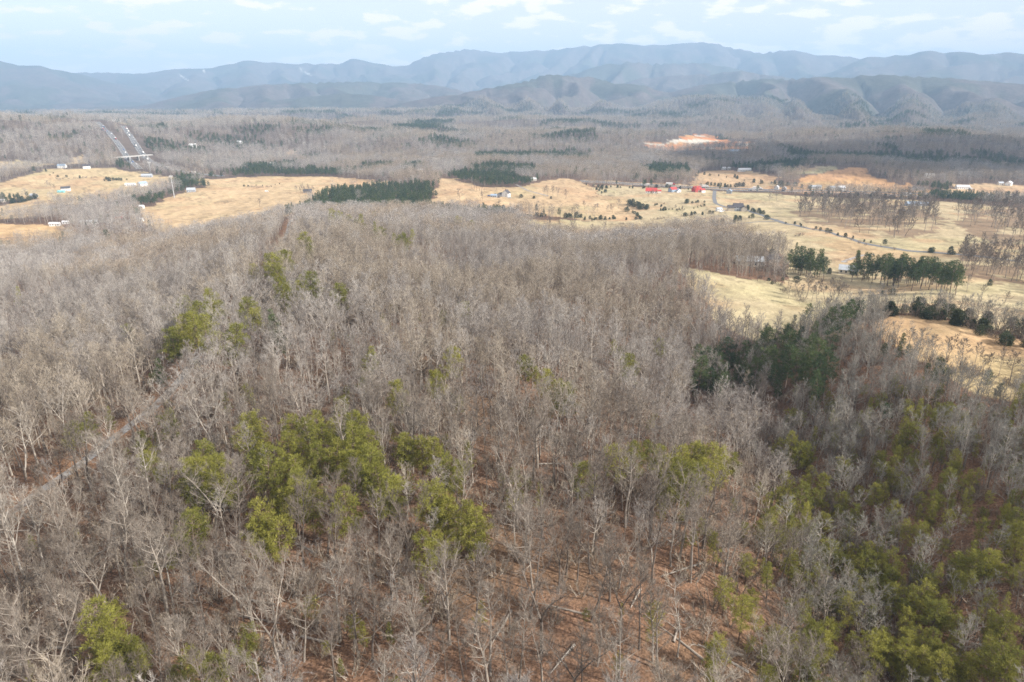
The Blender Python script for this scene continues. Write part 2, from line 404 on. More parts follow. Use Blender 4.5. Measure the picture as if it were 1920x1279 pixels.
def land_colour(x, y, cls):
    n = len(x)
    c = np.zeros((n, 3))
    big, mid, fin = fbm(x / 90, y / 90, 81, 3), fbm(x / 17, y / 17, 83, 3), fbm(x / 3.2, y / 3.2, 85, 2)
    litter = np.array([0.195, 0.114, 0.071]); dull = np.array([0.150, 0.098, 0.068])
    t = np.clip(big * 1.6 - 0.3 + (mid - 0.5) * 0.8, 0, 1)[:, None]
    c[:] = dull * (1 - t) + litter * t
    c *= (0.72 + 0.56 * fin)[:, None]
    green = np.clip((fbm(x / 34, y / 34, 91, 3) - 0.62) * 6, 0, 1)[:, None]
    c = c * (1 - 0.12 * green) + np.array([0.10, 0.105, 0.05]) * 0.12 * green
    r = np.hypot(x, y)
    fr = sstep(900, 1800, r)[:, None]
    c = c * (1 - fr) + (np.array([0.135, 0.105, 0.085]) * (0.75 + 0.5 * mid)[:, None]) * fr
    for i, f in enumerate(FIELDS):
        m = cls == i
        if not m.any(): continue
        xs, ys = x[m], y[m]
        col = np.array(f[1])[None, :] * np.ones((m.sum(), 1))
        a = fbm(xs / 75, ys / 55, 101 + i, 4)
        b = fbm(xs / 9, ys / 26, 131 + i, 3)
        g = fbm(xs / 2.2, ys / 2.2, 151 + i, 2)
        gr = np.clip((a - 0.50) * 4.5, 0, 1)[:, None]
        rs = np.clip((0.46 - fbm(xs / 48, ys / 36, 171 + i, 4)) * 6, 0, 1)[:, None]
        col = col * (1 - 0.40 * gr) + np.array([0.36, 0.335, 0.18]) * 0.40 * gr
        col = col * (1 - 0.50 * rs) + np.array([0.43, 0.265, 0.155]) * 0.50 * rs
        mow = 0.5 + 0.5 * np.sin((xs * math.cos(0.5 + i) + ys * math.sin(0.5 + i)) * 1.1 + 5 * fbm(xs / 60, ys / 60, 191 + i, 2))
        tuf = sstep(0.60, 0.74, fbm(xs / 5.5, ys / 5.5, 195 + i, 3)) * sstep(0.42, 0.6, fbm(xs / 45, ys / 45, 199 + i, 2))
        col *= ((0.62 + 0.52 * b + 0.28 * g) * (0.96 + 0.07 * mow) * (1 - 0.38 * tuf))[:, None] * 0.92
        if 'quarry' in f[0]:
            rock = (fbm(xs / 40, ys / 40, 201, 3) > 0.61)[:, None]
            col = np.where(rock, np.array([0.50, 0.46, 0.40]) * (0.7 + 0.6 * b)[:, None], col)
        c[m] = col * np.array([0.97, 0.965, 0.93])
    return np.clip(c, 0.01, 0.9)

LCOL = land_colour(FX, FY, CLS)
for _g in GROVES:      # fallen leaves under the groves
    _m = in_poly(FX + (fbm(FX / 14, FY / 14, 62, 3) - 0.5) * 30, FY + (fbm(FX / 14, FY / 14, 66, 3) - 0.5) * 30, _g)
    _k = (0.8 * sstep(0.3, 0.5, fbm(FX[_m] / 18, FY[_m] / 18, 64, 3)))[:, None]
    LCOL[_m] = LCOL[_m] * (1 - _k) + np.array([0.20, 0.135, 0.09]) * _k
# soil and verge beside the gravel track and the highways
_m = FR < 900
_dt = dist_polyline(FX[_m], FY[_m], road_xy['gravel_track']) + (fbm(FX[_m] / 6, FY[_m] / 6, 61, 3) - 0.5) * 5
_v = np.clip(1 - (_dt - 3.0) / 5.0, 0, 1)[:, None] * 0.75
LCOL[_m] = LCOL[_m] * (1 - _v) + np.array([0.30, 0.175, 0.10]) * _v
# woods of the mountains: bare hardwoods with evergreen patches on the flanks
_m = FR > 3000
_x, _y = FX[_m], FY[_m]
_ev = sstep(0.53, 0.62, fbm(_x / 420, _y / 620, 211, 3)) * 0.55
_ev = np.maximum(_ev, sstep(0.60, 0.66, fbm(_x / 70, _y / 120, 215, 3)) * 0.3)[:, None]
_mc = np.array([0.108, 0.088, 0.080]) * (0.75 + 0.5 * fbm(_x / 40, _y / 60, 217, 3))[:, None]
_mc = _mc * (1 - _ev) + np.array([0.045, 0.060, 0.038]) * _ev
_f = (sstep(3300, 4300, FR[_m]) * (CLS[_m] < 0))[:, None]
LCOL[_m] = LCOL[_m] * (1 - _f) + _mc * _f
# pale rock slides on the far range
for pa, pb, wpx in [((562,130),(582,141),1.7), ((338,141),(352,151),1.0), ((381,132),(387,138),1.0), ((310,165),(316,161),0.8)]:
    mm = np.where((FR > 9000) & (FR < 12600) & (np.abs(AW.ravel()) < A0))[0]
    qx, qy = pix_of(FX[mm], FY[mm], ZZ.ravel()[mm])
    dd = dist_polyline(qx, qy, [pa, pb]) + (vnoise(FX[mm] / 60, FY[mm] / 60, 7) - 0.5) * 2
    k = np.clip(1.3 - dd / wpx, 0, 1)[:, None]
    LCOL[mm] = LCOL[mm] * (1 - k) + np.array([0.62, 0.60, 0.55]) * k

# ------------------------------------------------------------------ materials
def new_mat(name):
    m = bpy.data.materials.new(name); m.use_nodes = True
    nt = m.node_tree; nt.nodes.clear()
    out = nt.nodes.new("ShaderNodeOutputMaterial")
    bs = nt.nodes.new("ShaderNodeBsdfPrincipled")
    bs.inputs['Specular IOR Level'].default_value = 0.15
    bs.inputs['Roughness'].default_value = 0.9
    nt.links.new(bs.outputs[0], out.inputs[0])
    return m, nt, bs

def noise_node(nt, scale, detail=3.0, coord='Object', rough=0.55):
    tc = nt.nodes.new("ShaderNodeTexCoord")
    n = nt.nodes.new("ShaderNodeTexNoise")
    n.inputs['Scale'].default_value = scale
    n.inputs['Detail'].default_value = detail
    n.inputs['Roughness'].default_value = rough
    nt.links.new(tc.outputs[coord], n.inputs['Vector'])
    return n.outputs['Fac']

def mapr(nt, sock, a, b, lo, hi):
    n = nt.nodes.new("ShaderNodeMapRange")
    nt.links.new(sock, n.inputs['Value'])
    for k, v in zip(('From Min', 'From Max', 'To Min', 'To Max'), (a, b, lo, hi)): n.inputs[k].default_value = v
    return n.outputs[0]

def mixc(nt, fac, a, b, blend='MIX'):
    n = nt.nodes.new("ShaderNodeMix"); n.data_type = 'RGBA'; n.blend_type = blend
    for s, v in ((n.inputs['Factor'], fac), (n.inputs['A'], a), (n.inputs['B'], b)):
        if isinstance(v, (int, float)): s.default_value = v
        elif isinstance(v, tuple): s.default_value = (v + (1,))[:4]
        else: nt.links.new(v, s)
    return n.outputs['Result']

def scale_col(nt, col, sock):
    """col * value"""
    n = nt.nodes.new("ShaderNodeVectorMath"); n.operation = 'SCALE'
    if isinstance(col, tuple): n.inputs[0].default_value = col[:3]
    else: nt.links.new(col, n.inputs[0])
    nt.links.new(sock, n.inputs['Scale'])
    return n.outputs[0]

def simple_mat(name, col, rough=0.8, var=0.25, scale=1.5, metallic=0.0, coord='Object'):
    m, nt, bs = new_mat(name)
    f = mapr(nt, noise_node(nt, scale, 4, coord), 0.3, 0.7, 1 - var, 1 + var)
    nt.links.new(scale_col(nt, tuple(col), f), bs.inputs['Base Color'])
    bs.inputs['Roughness'].default_value = rough
    bs.inputs['Metallic'].default_value = metallic
    return m

def land_mat(name, lo, hi, s1, s2, bump_scale, bump):
    m, nt, bs = new_mat(name)
    at = nt.nodes.new("ShaderNodeAttribute"); at.attribute_name = "land"
    f1 = mapr(nt, noise_node(nt, s1, 4), 0.3, 0.7, lo, hi)
    f2 = mapr(nt, noise_node(nt, s2, 3), 0.3, 0.7, 0.85, 1.15)
    c = scale_col(nt, scale_col(nt, at.outputs['Color'], f1), f2)
    nt.links.new(c, bs.inputs['Base Color'])
    b = nt.nodes.new("ShaderNodeBump")
    b.inputs['Strength'].default_value = 0.8
    b.inputs['Distance'].default_value = bump
    nt.links.new(noise_node(nt, bump_scale, 4), b.inputs['Height'])
    nt.links.new(b.outputs[0], bs.inputs['Normal'])
    bs.inputs['Specular IOR Level'].default_value = 0.05
    return m

M_LITTER = land_mat("leaf_litter", 0.5, 1.5, 2.6, 0.5, 1.6, 0.5)
M_GRASS = land_mat("dry_pasture", 0.78, 1.22, 0.9, 0.12, 1.5, 0.22)
M_MOUNT = land_mat("mountain_woods", 0.7, 1.3, 0.055, 0.011, 0.06, 3.0)

def bark_mat(name, dark, mid, pale, twig=False):
    m, nt, bs = new_mat(name)
    oi = nt.nodes.new("ShaderNodeObjectInfo")
    ramp = nt.nodes.new("ShaderNodeValToRGB")
    e = ramp.color_ramp.elements
    e[0].position = 0.0; e[0].color = dark + (1,)
    e[1].position = 1.0; e[1].color = pale + (1,)
    k = e.new(0.45); k.color = mid + (1,)
    nt.links.new(oi.outputs['Random'], ramp.inputs[0])
    f = mapr(nt, noise_node(nt, 0.9 if not twig else 0.5, 4), 0.3, 0.7, 0.7, 1.3)
    nt.links.new(scale_col(nt, ramp.outputs[0], f), bs.inputs['Base Color'])
    return m
M_BARK = bark_mat("grey_bark", (0.145, 0.118, 0.098), (0.27, 0.232, 0.195), (0.42, 0.375, 0.32))
M_TWIG = bark_mat("fine_twigs", (0.26, 0.218, 0.165), (0.335, 0.284, 0.22), (0.40, 0.348, 0.28), True)
M_TWIG_GREY = bark_mat("grey_twigs", (0.25, 0.225, 0.205), (0.32, 0.292, 0.265), (0.40, 0.37, 0.335), True)
M_TWIG_SLATE = bark_mat("slate_twigs", (0.20, 0.194, 0.168), (0.258, 0.248, 0.216), (0.325, 0.312, 0.275), True)
M_TWIG_RED = bark_mat("reddish_twigs", (0.255, 0.203, 0.15), (0.315, 0.258, 0.195), (0.37, 0.314, 0.245), True)
M_PBARK = bark_mat("pine_bark", (0.10, 0.075, 0.06), (0.16, 0.12, 0.095), (0.24, 0.18, 0.14))

def needle_mat(name, a, b, c):
    m, nt, bs = new_mat(name)
    oi = nt.nodes.new("ShaderNodeObjectInfo")
    ramp = nt.nodes.new("ShaderNodeValToRGB")
    e = ramp.color_ramp.elements
    e[0].color = a + (1,); e[1].color = c + (1,)
    k = e.new(0.5); k.color = b + (1,)
    nt.links.new(oi.outputs['Random'], ramp.inputs[0])
    f = mapr(nt, noise_node(nt, 0.8, 3), 0.3, 0.7, 0.65, 1.35)
    colr = scale_col(nt, ramp.outputs[0], f)
    nt.links.new(colr, bs.inputs['Base Color'])
    tr = nt.nodes.new("ShaderNodeBsdfTranslucent")
    nt.links.new(colr, tr.inputs['Color'])
    mx = nt.nodes.new("ShaderNodeMixShader"); mx.inputs[0].default_value = 0.3
    nt.links.new(bs.outputs[0], mx.inputs[1]); nt.links.new(tr.outputs[0], mx.inputs[2])
    out = [n for n in nt.nodes if n.type == 'OUTPUT_MATERIAL'][0]
    nt.links.new(mx.outputs[0], out.inputs[0])
    return m
M_NEEDLE = needle_mat("pine_needles", (0.175, 0.180, 0.042), (0.240, 0.236, 0.052), (0.310, 0.295, 0.068))
M_DARKN = needle_mat("dark_pine_needles", (0.060, 0.088, 0.044), (0.085, 0.118, 0.050), (0.110, 0.140, 0.056))
M_CEDAR = needle_mat("cedar_foliage", (0.052, 0.066, 0.040), (0.072, 0.088, 0.050), (0.100, 0.110, 0.060))
M_BRUSH = bark_mat("brush_twigs", (0.13, 0.10, 0.085), (0.17, 0.13, 0.105), (0.22, 0.165, 0.125), True)

M_ASPH = simple_mat("asphalt", (0.17, 0.17, 0.172), 0.9, 0.15, 0.3)
M_GRAVEL, _nt, _bs = new_mat("pale_gravel")
_nt.links.new(mixc(_nt, mapr(_nt, noise_node(_nt, 0.35, 5), 0.42, 0.62, 0, 1), (0.35, 0.34, 0.325), (0.20, 0.145, 0.105)), _bs.inputs['Base Color'])
M_PAINT = simple_mat("road_paint", (0.78, 0.78, 0.75), 0.7, 0.1, 1.0)
M_CONC = simple_mat("pale_concrete", (0.40, 0.39, 0.37), 0.85, 0.12, 0.4)
M_WHITE = simple_mat("white_siding", (0.80, 0.79, 0.76), 0.6, 0.06, 0.8)
M_CREAM = simple_mat("cream_siding", (0.66, 0.61, 0.52), 0.7, 0.08, 0.8)
M_STONE = simple_mat("field_stone", (0.44, 0.39, 0.32), 0.9, 0.25, 1.5)
M_BRICK = simple_mat("brown_brick", (0.26, 0.17, 0.13), 0.9, 0.2, 2.0)
M_GREYW = simple_mat("grey_siding", (0.36, 0.38, 0.41), 0.7, 0.08, 0.8)
M_DROOF = simple_mat("dark_shingles", (0.085, 0.080, 0.085), 0.85, 0.2, 1.0)
M_GROOF = simple_mat("grey_metal_roof", (0.40, 0.43, 0.46), 0.45, 0.12, 0.5)
M_WROOF = simple_mat("pale_metal_roof", (0.68, 0.69, 0.70), 0.45, 0.08, 0.5)
M_RROOF = simple_mat("red_metal_roof", (0.46, 0.07, 0.06), 0.5, 0.12, 0.4)
M_BROOF = simple_mat("blue_grey_roof", (0.30, 0.38, 0.48), 0.5, 0.1, 0.5)
M_GLASS = simple_mat("window_glass", (0.03, 0.035, 0.045), 0.15, 0.1, 1.0)
M_TEAL = simple_mat("teal_tarp", (0.22, 0.50, 0.52), 0.5, 0.1, 1.0)
M_STEEL = simple_mat("galvanised_steel", (0.42, 0.43, 0.44), 0.5, 0.08, 0.5)
M_TYRE = simple_mat("rubber", (0.03, 0.03, 0.03), 0.9, 0.1, 2.0)
M_WOOD = simple_mat("weathered_wood", (0.24, 0.20, 0.165), 0.9, 0.2, 1.2)
CARCOL = {'white': (0.80, 0.80, 0.79), 'black': (0.03, 0.03, 0.035), 'silver': (0.50, 0.51, 0.52), 'red': (0.45, 0.04, 0.035), 'blue': (0.06, 0.12, 0.32), 'grey': (0.20, 0.205, 0.21)}
M_CAR = {}
for k_, c_ in CARCOL.items():
    M_CAR[k_] = simple_mat(k_ + "_car_paint", c_, 0.3, 0.03, 1.0)
    M_CAR[k_].node_tree.nodes['Principled BSDF'].inputs['Specular IOR Level'].default_value = 0.5

# ------------------------------------------------------------------ mesh helpers
def mesh_from(name, verts, faces, mats, fmat=None, smooth=False):
    me = bpy.data.meshes.new(name)
    me.from_pydata([tuple(v) for v in verts], [], [tuple(f) for f in faces])
    for m in (mats if isinstance(mats, (list, tuple)) else [mats]): me.materials.append(m)
    if fmat is not None: me.polygons.foreach_set('material_index', np.array(fmat, np.int32))
    if smooth: me.polygons.foreach_set('use_smooth', np.ones(len(me.polygons), bool))
    me.update()
    return me

def fast_mesh(name, V, Q, mat, smooth=False):
    """mesh from a vertex array and an array of triangles or quads"""
    me = bpy.data.meshes.new(name)
    k = Q.shape[1]
    me.vertices.add(len(V)); me.vertices.foreach_set('co', np.ascontiguousarray(V, np.float32).ravel())
    me.loops.add(Q.size); me.loops.foreach_set('vertex_index', np.ascontiguousarray(Q, np.int32).ravel())
    me.polygons.add(len(Q)); me.polygons.foreach_set('loop_start', np.arange(0, Q.size, k, dtype=np.int32))
    if smooth: me.polygons.foreach_set('use_smooth', np.ones(len(Q), bool))
    me.materials.append(mat)
    me.update(calc_edges=True)
    return me

def link(name, data, parent=None, loc=(0, 0, 0), rotz=0.0, scale=1.0):
    o = bpy.data.objects.new(name, data)
    COL.objects.link(o)
    if parent is not None: o.parent = parent
    o.location = loc
    o.rotation_euler = (0, 0, rotz)
    if scale != 1.0: o.scale = (scale,) * 3
    return o

def tag(o, label=None, cat=None, group=None, kind=None):
    for k, v in (('label', label), ('category', cat), ('group', group), ('kind', kind)):
        if v: o[k] = v
    return o

# ------------------------------------------------------------------ the ground, split into its pieces
NT = len(az_all)
allV = np.stack([FX, FY, ZZ.ravel()], 1)
ir, ia = np.meshgrid(np.arange(NR - 1), np.arange(NT), indexing='ij')
ir, ia = ir.ravel(), ia.ravel()
ib = (ia + 1) % NT
allQ = np.stack([ir * NT + ia, ir * NT + ib, (ir + 1) * NT + ib, (ir + 1) * NT + ia], 1)
cell = CLS[allQ[:, 0]]
cr = RR.ravel()[allQ[:, 0]]
def ground_piece(name, sel, mat, label, smooth=True):
    q = allQ[sel]
    if len(q) == 0: return None
    used, inv = np.unique(q.ravel(), return_inverse=True)
    me = fast_mesh(name, allV[used], inv.reshape(q.shape)[:, ::-1], mat, smooth)
    a = me.attributes.new("land", 'FLOAT_COLOR', 'POINT')
    a.data.foreach_set('color', np.concatenate([LCOL[used], np.ones((len(used), 1))], 1).astype(np.float32).ravel())
    return tag(link(name, me), label, None, None, 'structure')
ground_piece('forest_floor', (cell < 0) & (cr < 1750), M_LITTER, "rust brown leaf litter under the bare woods")
ground_piece('hills', (cell < 0) & (cr >= 1750) & (cr < 4100), M_LITTER, "low wooded hills of the wide valley")
ground_piece('mountains', (cell < 0) & (cr >= 4100), M_MOUNT, "long blue mountain ridges behind the valley")
for i, f in enumerate(FIELDS):
    ground_piece('quarry' if 'quarry' in f[0] else 'field', cell == i, M_GRASS, f[0])

# roads as sheets just above the ground
def strip(pts, width, lift, step, cols=3):
    P = np.array(pts, float)
    seg = np.hypot(*np.diff(P, axis=0).T); L = np.concatenate([[0], np.cumsum(seg)])
    t = np.arange(0, L[-1], step)
    # smooth the line
    x, y = np.interp(t, L, P[:, 0]), np.interp(t, L, P[:, 1])
    k = max(3, int(18 / step)) | 1
    ker = np.hanning(k + 2)[1:-1]; ker /= ker.sum()
    x = np.convolve(np.pad(x, k // 2, 'edge'), ker, 'valid'); y = np.convolve(np.pad(y, k // 2, 'edge'), ker, 'valid')
    dx, dy = np.gradient(x), np.gradient(y); n = np.hypot(dx, dy) + 1e-9
    nx, ny = -dy / n, dx / n
    V = []
    for c in range(cols):
        o = (c / (cols - 1) - 0.5) * width
        X, Y = x + nx * o, y + ny * o
        V.append(np.stack([X, Y, ground(X, Y) + lift], 1))
    V = np.stack(V, 1).reshape(-1, 3)
    m = len(x)
    Q = [(i * cols + c, (i + 1) * cols + c, (i + 1) * cols + c + 1, i * cols + c + 1) for i in range(m - 1) for c in range(cols - 1)]
    return V, np.array(Q)[:, ::-1], np.stack([x, y], 1), np.stack([nx, ny], 1)
ROADLINE = {}
for k, (dm, w, p) in ROADS.items():
    far = dm >= 1000
    V, Q, line, nrm = strip(road_xy[k], w, 0.55 if far else 0.12 if dm > 100 else 0.06, 8 if far else 3 if dm > 100 else 1.2, 5)
    ROADLINE[k] = (line, nrm)
    rd = tag(link('road', fast_mesh('road', V, Q, M_GRAVEL if k in ('gravel_track', 'farm_lane', 'field_drive') else M_ASPH, True)), {
        'interstate_south': "grey interstate carriageway nearer the pastures", 'interstate_north': "grey interstate carriageway nearer the wooded hills",
        'highway_west': "straight highway carriageway climbing beside the wooded hill", 'highway_east': "highway carriageway curving past the overpass",
        'valley_road': "country road winding past the grey farmhouse", 'side_road': "short side road joining the country road", 'farm_lane': "farm lane by the pine plantation",
        'bend_road': "road bend behind the forest knoll", 'gravel_track': "pale gravel track along the forest ridge", 'field_drive': "driveway between the pine groves"}[k], None, None, 'structure')
    if w > 10:      # edge lines
        vs, fs = [], []
        for off in (-w / 2 + 0.7, w / 2 - 0.7, -0.0):
            a_, b_ = line + nrm * (off - 0.12), line + nrm * (off + 0.12)
            z_ = np.maximum(ground(a_[:, 0], a_[:, 1]), ground(b_[:, 0], b_[:, 1])) + 0.62
            s0 = len(vs)
            for i in range(len(line)): vs += [(a_[i, 0], a_[i, 1], z_[i]), (b_[i, 0], b_[i, 1], z_[i])]
            step_ = 2 if off == 0 else 1
            fs += [(s0 + 2 * i, s0 + 2 * i + 1, s0 + 2 * i + 3, s0 + 2 * i + 2) for i in range(0, len(line) - 1, step_)]
        mk = link('lane_marking', mesh_from('lane_marking', vs, fs, M_PAINT), rd)

# ------------------------------------------------------------------ trees
def tube(V, F, pts, rad, n=5):
    """tapered tube along a polyline, appended to V, F"""
    pts = np.asarray(pts, float); s0 = len(V)
    up = np.array([0.31, 0.17, 0.93])
    for i, p in enumerate(pts):
        d = pts[min(i + 1, len(pts) - 1)] - pts[max(i - 1, 0)]
        d = d / (np.linalg.norm(d) + 1e-9)
        a = np.cross(d, up)
        if np.linalg.norm(a) < 0.2: a = np.cross(d, np.array([1.0, 0, 0]))
        a /= np.linalg.norm(a); b = np.cross(d, a)
        for k in range(n):
            t = 2 * pi * k / n
            V.append(p + (a * cos(t) + b * sin(t)) * rad[i])
    for i in range(len(pts) - 1):
        for k in range(n):
            k2 = (k + 1) % n
            F.append((s0 + i * n + k, s0 + i * n + k2, s0 + (i + 1) * n + k2, s0 + (i + 1) * n + k))

def blade(V, F, p, d, L, w, rr):
    """one thin flat twig, pointed at its end"""
    q = rr.normal(size=3); s = np.cross(d, q); s /= (np.linalg.norm(s) + 1e-9)
    i = len(V)
    V.append(p - s * w / 2); V.append(p + s * w / 2); V.append(p + d * L)
    F.append((i, i + 1, i + 2))

def unit(v): return v / (np.linalg.norm(v) + 1e-9)

def bare_tree_mesh(seed, h=21.0, habit='upright', detail=1.0, twig_w=0.034):
    rr = np.random.default_rng(seed)
    V, F, TV, TF = [], [], [], []
    lean = rr.normal(0, 0.035, 2)
    r0 = 0.0118 * h * rr.uniform(0.85, 1.2)
    def path(p0, d0, L, n, wob, lift):
        pts = [np.array(p0, float)]; d = unit(np.array(d0, float))
        for i in range(n):
            d = unit(d + rr.normal(0, wob, 3) + np.array([0, 0, lift]))
            pts.append(pts[-1] + d * L / n)
        return pts
    stems = []
    if habit == 'forked':
        fh = h * rr.uniform(0.3, 0.48)
        base = path((0, 0, -0.4), (lean[0], lean[1], 1), fh, 4, 0.03, 0.02)
        tube(V, F, base, np.linspace(r0 * 1.15, r0 * 0.85, len(base)), 6)
        a = rr.uniform(0, 2 * pi)
        for k in range(rr.integers(2, 4)):
            d = (cos(a) * 0.42, sin(a) * 0.42, 1); a += 2 * pi / 2.6
            st = path(base[-1], d, h - fh, 6, 0.07, 0.05)
            tube(V, F, st, np.linspace(r0 * 0.62, 0.03, len(st)), 5)
            stems.append((st, r0 * 0.62, 0.10))
    else:
        st = path((0, 0, -0.4), (lean[0], lean[1], 1), h * 0.97, 9, 0.035 if habit != 'crooked' else 0.09, 0.03)
        tube(V, F, st, np.concatenate([[r0 * 1.25], np.linspace(r0, 0.03, len(st) - 1)]), 6)
        stems.append((st, r0, {'upright': 0.42, 'slender': 0.5, 'spreading': 0.30, 'crooked': 0.34, 'vase': 0.36, 'young': 0.25}.get(habit, 0.4)))
    wide = {'upright': 0.25, 'slender': 0.17, 'spreading': 0.30, 'crooked': 0.26, 'forked': 0.21, 'vase': 0.29, 'young': 0.24}[habit]
    rise = {'upright': 0.9, 'slender': 1.0, 'spreading': 0.55, 'crooked': 0.6, 'forked': 0.8, 'vase': 1.25, 'young': 0.9}[habit]
    for st, rs, t0 in stems:
        st = np.array(st); Ls = len(st) - 1
        n_l = int((15 if len(stems) == 1 else 9) * (0.6 if habit == 'young' else 1))
        ang = rr.uniform(0, 2 * pi)
        for k in range(n_l):
            t = t0 + (0.97 - t0) * (k + rr.uniform(0.0, 0.9)) / n_l
            f = t * Ls; i = min(int(f), Ls - 1)
            p = st[i] * (1 - (f - i)) + st[i + 1] * (f - i)
            ang += 2.4 + rr.normal(0, 0.35)
            u_ = (t - t0) / (1 - t0)
            L = h * wide * (1.15 - 0.72 * u_) * rr.uniform(0.75, 1.25)
            d = unit(np.array([cos(ang), sin(ang), rise * (0.75 + 0.8 * u_) * rr.uniform(0.7, 1.3)]))
            lm = path(p, d, L, 5, 0.12, 0.09)
            rl = max(0.03, rs * 0.44 * (1 - 0.6 * u_))
            tube(V, F, lm, np.linspace(rl, 0.02, len(lm)), 4)
            lm = np.array(lm)
            n_b = int(round(7 * detail))
            for b in range(n_b):
                tb = 0.25 + 0.75 * (b + rr.uniform(0, 1)) / n_b
                fb = tb * 5; ib_ = min(int(fb), 4)
                pb = lm[ib_] * (1 - (fb - ib_)) + lm[ib_ + 1] * (fb - ib_)
                dl = unit(lm[ib_ + 1] - lm[ib_])
                db = unit(dl + rr.normal(0, 0.62, 3) + np.array([0, 0, 0.28]))
                Lb = L * rr.uniform(0.26, 0.5)
                br = np.array(path(pb, db, Lb, 3, 0.16, 0.08))
                tube(V, F, br, np.linspace(0.024, 0.009, 4), 3)
                n_t = int(round(12 * detail))
                for q in range(n_t):
                    tq = rr.uniform(0.15, 1.0) * 3; iq = min(int(tq), 2)
                    pq = br[iq] * (1 - (tq - iq)) + br[iq + 1] * (tq - iq)
                    dq = unit(unit(br[iq + 1] - br[iq]) + rr.normal(0, 0.5, 3) + np.array([0, 0, 0.25]))
                    Lq = rr.uniform(0.6, 1.35)
                    blade(TV, TF, pq, dq, Lq, twig_w, rr)
                    if rr.random() < 0.55:
                        pm = pq + dq * Lq * rr.uniform(0.2, 0.6)
                        blade(TV, TF, pm, unit(dq + rr.normal(0, 0.55, 3)), Lq * 0.75, twig_w * 0.8, rr)
    return V, F, TV, TF

def far_tree_arrays(seed, h=20.0, nt=150, w=0.20, wide=0.22):
    """a light bare tree for the distance"""
    rr = np.random.default_rng(seed)
    V, F, TV, TF = [], [], [], []
    st = [(0, 0, -0.5), (rr.normal(0, .3), rr.normal(0, .3), h * 0.45), (rr.normal(0, .6), rr.normal(0, .6), h * 0.9)]
    tube(V, F, st, [h * 0.011, h * 0.008, 0.05], 3)
    for k in range(9):
        a = k * 2.4 + rr.normal(0, .3); t = 0.35 + 0.055 * k
        p = np.array([0, 0, h * t]); d = unit(np.array([cos(a), sin(a), 0.9]))
        e = p + d * h * wide * (1.3 - t)
        tube(V, F, [p, e], [0.09, 0.03], 3)
    for k in range(nt):
        z = h * (0.36 + 0.62 * rr.random() ** 0.8)
        R = h * wide * math.sqrt(max(0.03, 1 - ((z / h - 0.62) / 0.40) ** 2))
        a = rr.uniform(0, 2 * pi); q = R * math.sqrt(rr.random())
        p = np.array([q * cos(a), q * sin(a), z])
        d = unit(np.array([cos(a) * 0.6, sin(a) * 0.6, 0.9]) + rr.normal(0, 0.4, 3))
        blade(TV, TF, p, d, rr.uniform(1.6, 3.2), w, rr)
    return V, F, TV, TF

def tuft(V, F, p, out, R, n, rr, L=0.46, w=0.10):
    """a spray of needles: short pointed blades round a point"""
    for _ in range(n):
        d = unit(rr.normal(0, 1, 3) + out * 0.7 + np.array([0, 0, 0.35]))
        s = np.cross(d, rr.normal(size=3)); s /= (np.linalg.norm(s) + 1e-9)
        c = p + d * R * rr.uniform(0.15, 0.85)
        i = len(V); l = L * rr.uniform(0.7, 1.3)
        V.append(c - s * w * 0.5); V.append(c + s * w * 0.5); V.append(c + d * l)
        F.append((i, i + 1, i + 2))

def pine_mesh(seed, h=15.0, habit='scrub', dens=1.0, blades=26, bl=0.46, bw=0.10):
    rr = np.random.default_rng(seed)
    V, F, NV, NF = [], [], [], []
    pts = [np.array([0, 0, -0.4])]
    d = np.array([rr.normal(0, .05), rr.normal(0, .05), 1.0])
    for i in range(7):
        d = unit(d + rr.normal(0, 0.04, 3) + np.array([0, 0, 0.05])); pts.append(pts[-1] + d * h * 0.96 / 7)
    tube(V, F, pts, np.linspace(0.013 * h, 0.03, 8), 5)
    st = np.array(pts)
    spec = {'scrub': (0.36, 36, 0.185), 'white': (0.22, 44, 0.20), 'grove': (0.42, 36, 0.15), 'slim': (0.3, 30, 0.13)}[habit]
    t0, nb, wide = spec
    ang = rr.uniform(0, 6.28)
    for k in range(nb):
        t = t0 + (0.985 - t0) * (k + rr.random()) / nb
        if habit == 'white': t = t0 + (0.985 - t0) * (round((k / nb) * 9) / 9 + rr.normal(0, 0.006)); t = min(t, 0.985)
        f = t * 7; i = min(int(f), 6)
        p = st[i] * (1 - (f - i)) + st[i + 1] * (f - i)
        ang += 2.4 + rr.normal(0, 0.5)
        u_ = (t - t0) / (1 - t0)
        env = {'scrub': math.sqrt(max(0.06, 1 - (1.55 * u_ - 0.55) ** 2)), 'white': 1.08 - 0.9 * u_, 'grove': math.sqrt(max(0.08, 1 - (1.5 * u_ - 0.5) ** 2)), 'slim': 1.05 - 0.85 * u_}[habit]
        L = h * wide * env * rr.uniform(0.6, 1.3)
        dd = unit(np.array([cos(ang), sin(ang), rr.uniform(-0.05, 0.55) + 0.3 * u_]))
        e = p + dd * L + np.array([0, 0, 0.12 * L])
        tube(V, F, [p, (p + e) / 2 + np.array([0, 0, -0.04 * L]), e], [0.05, 0.03, 0.015], 3)
        nc = max(2, int(round(L / 0.62 * dens)))
        for c in range(nc):
            tt = 0.32 + 0.68 * (c + rr.random()) / nc
            q = p + (e - p) * tt + rr.normal(0, 0.16 * L * 0.6, 3) * np.array([1, 1, 0.5])
            tuft(NV, NF, q, dd, rr.uniform(0.5, 0.85), blades, rr, bl, bw)
    tuft(NV, NF, st[-1], np.array([0, 0, 1.0]), 0.6, blades, rr, bl, bw)
    return V, F, NV, NF

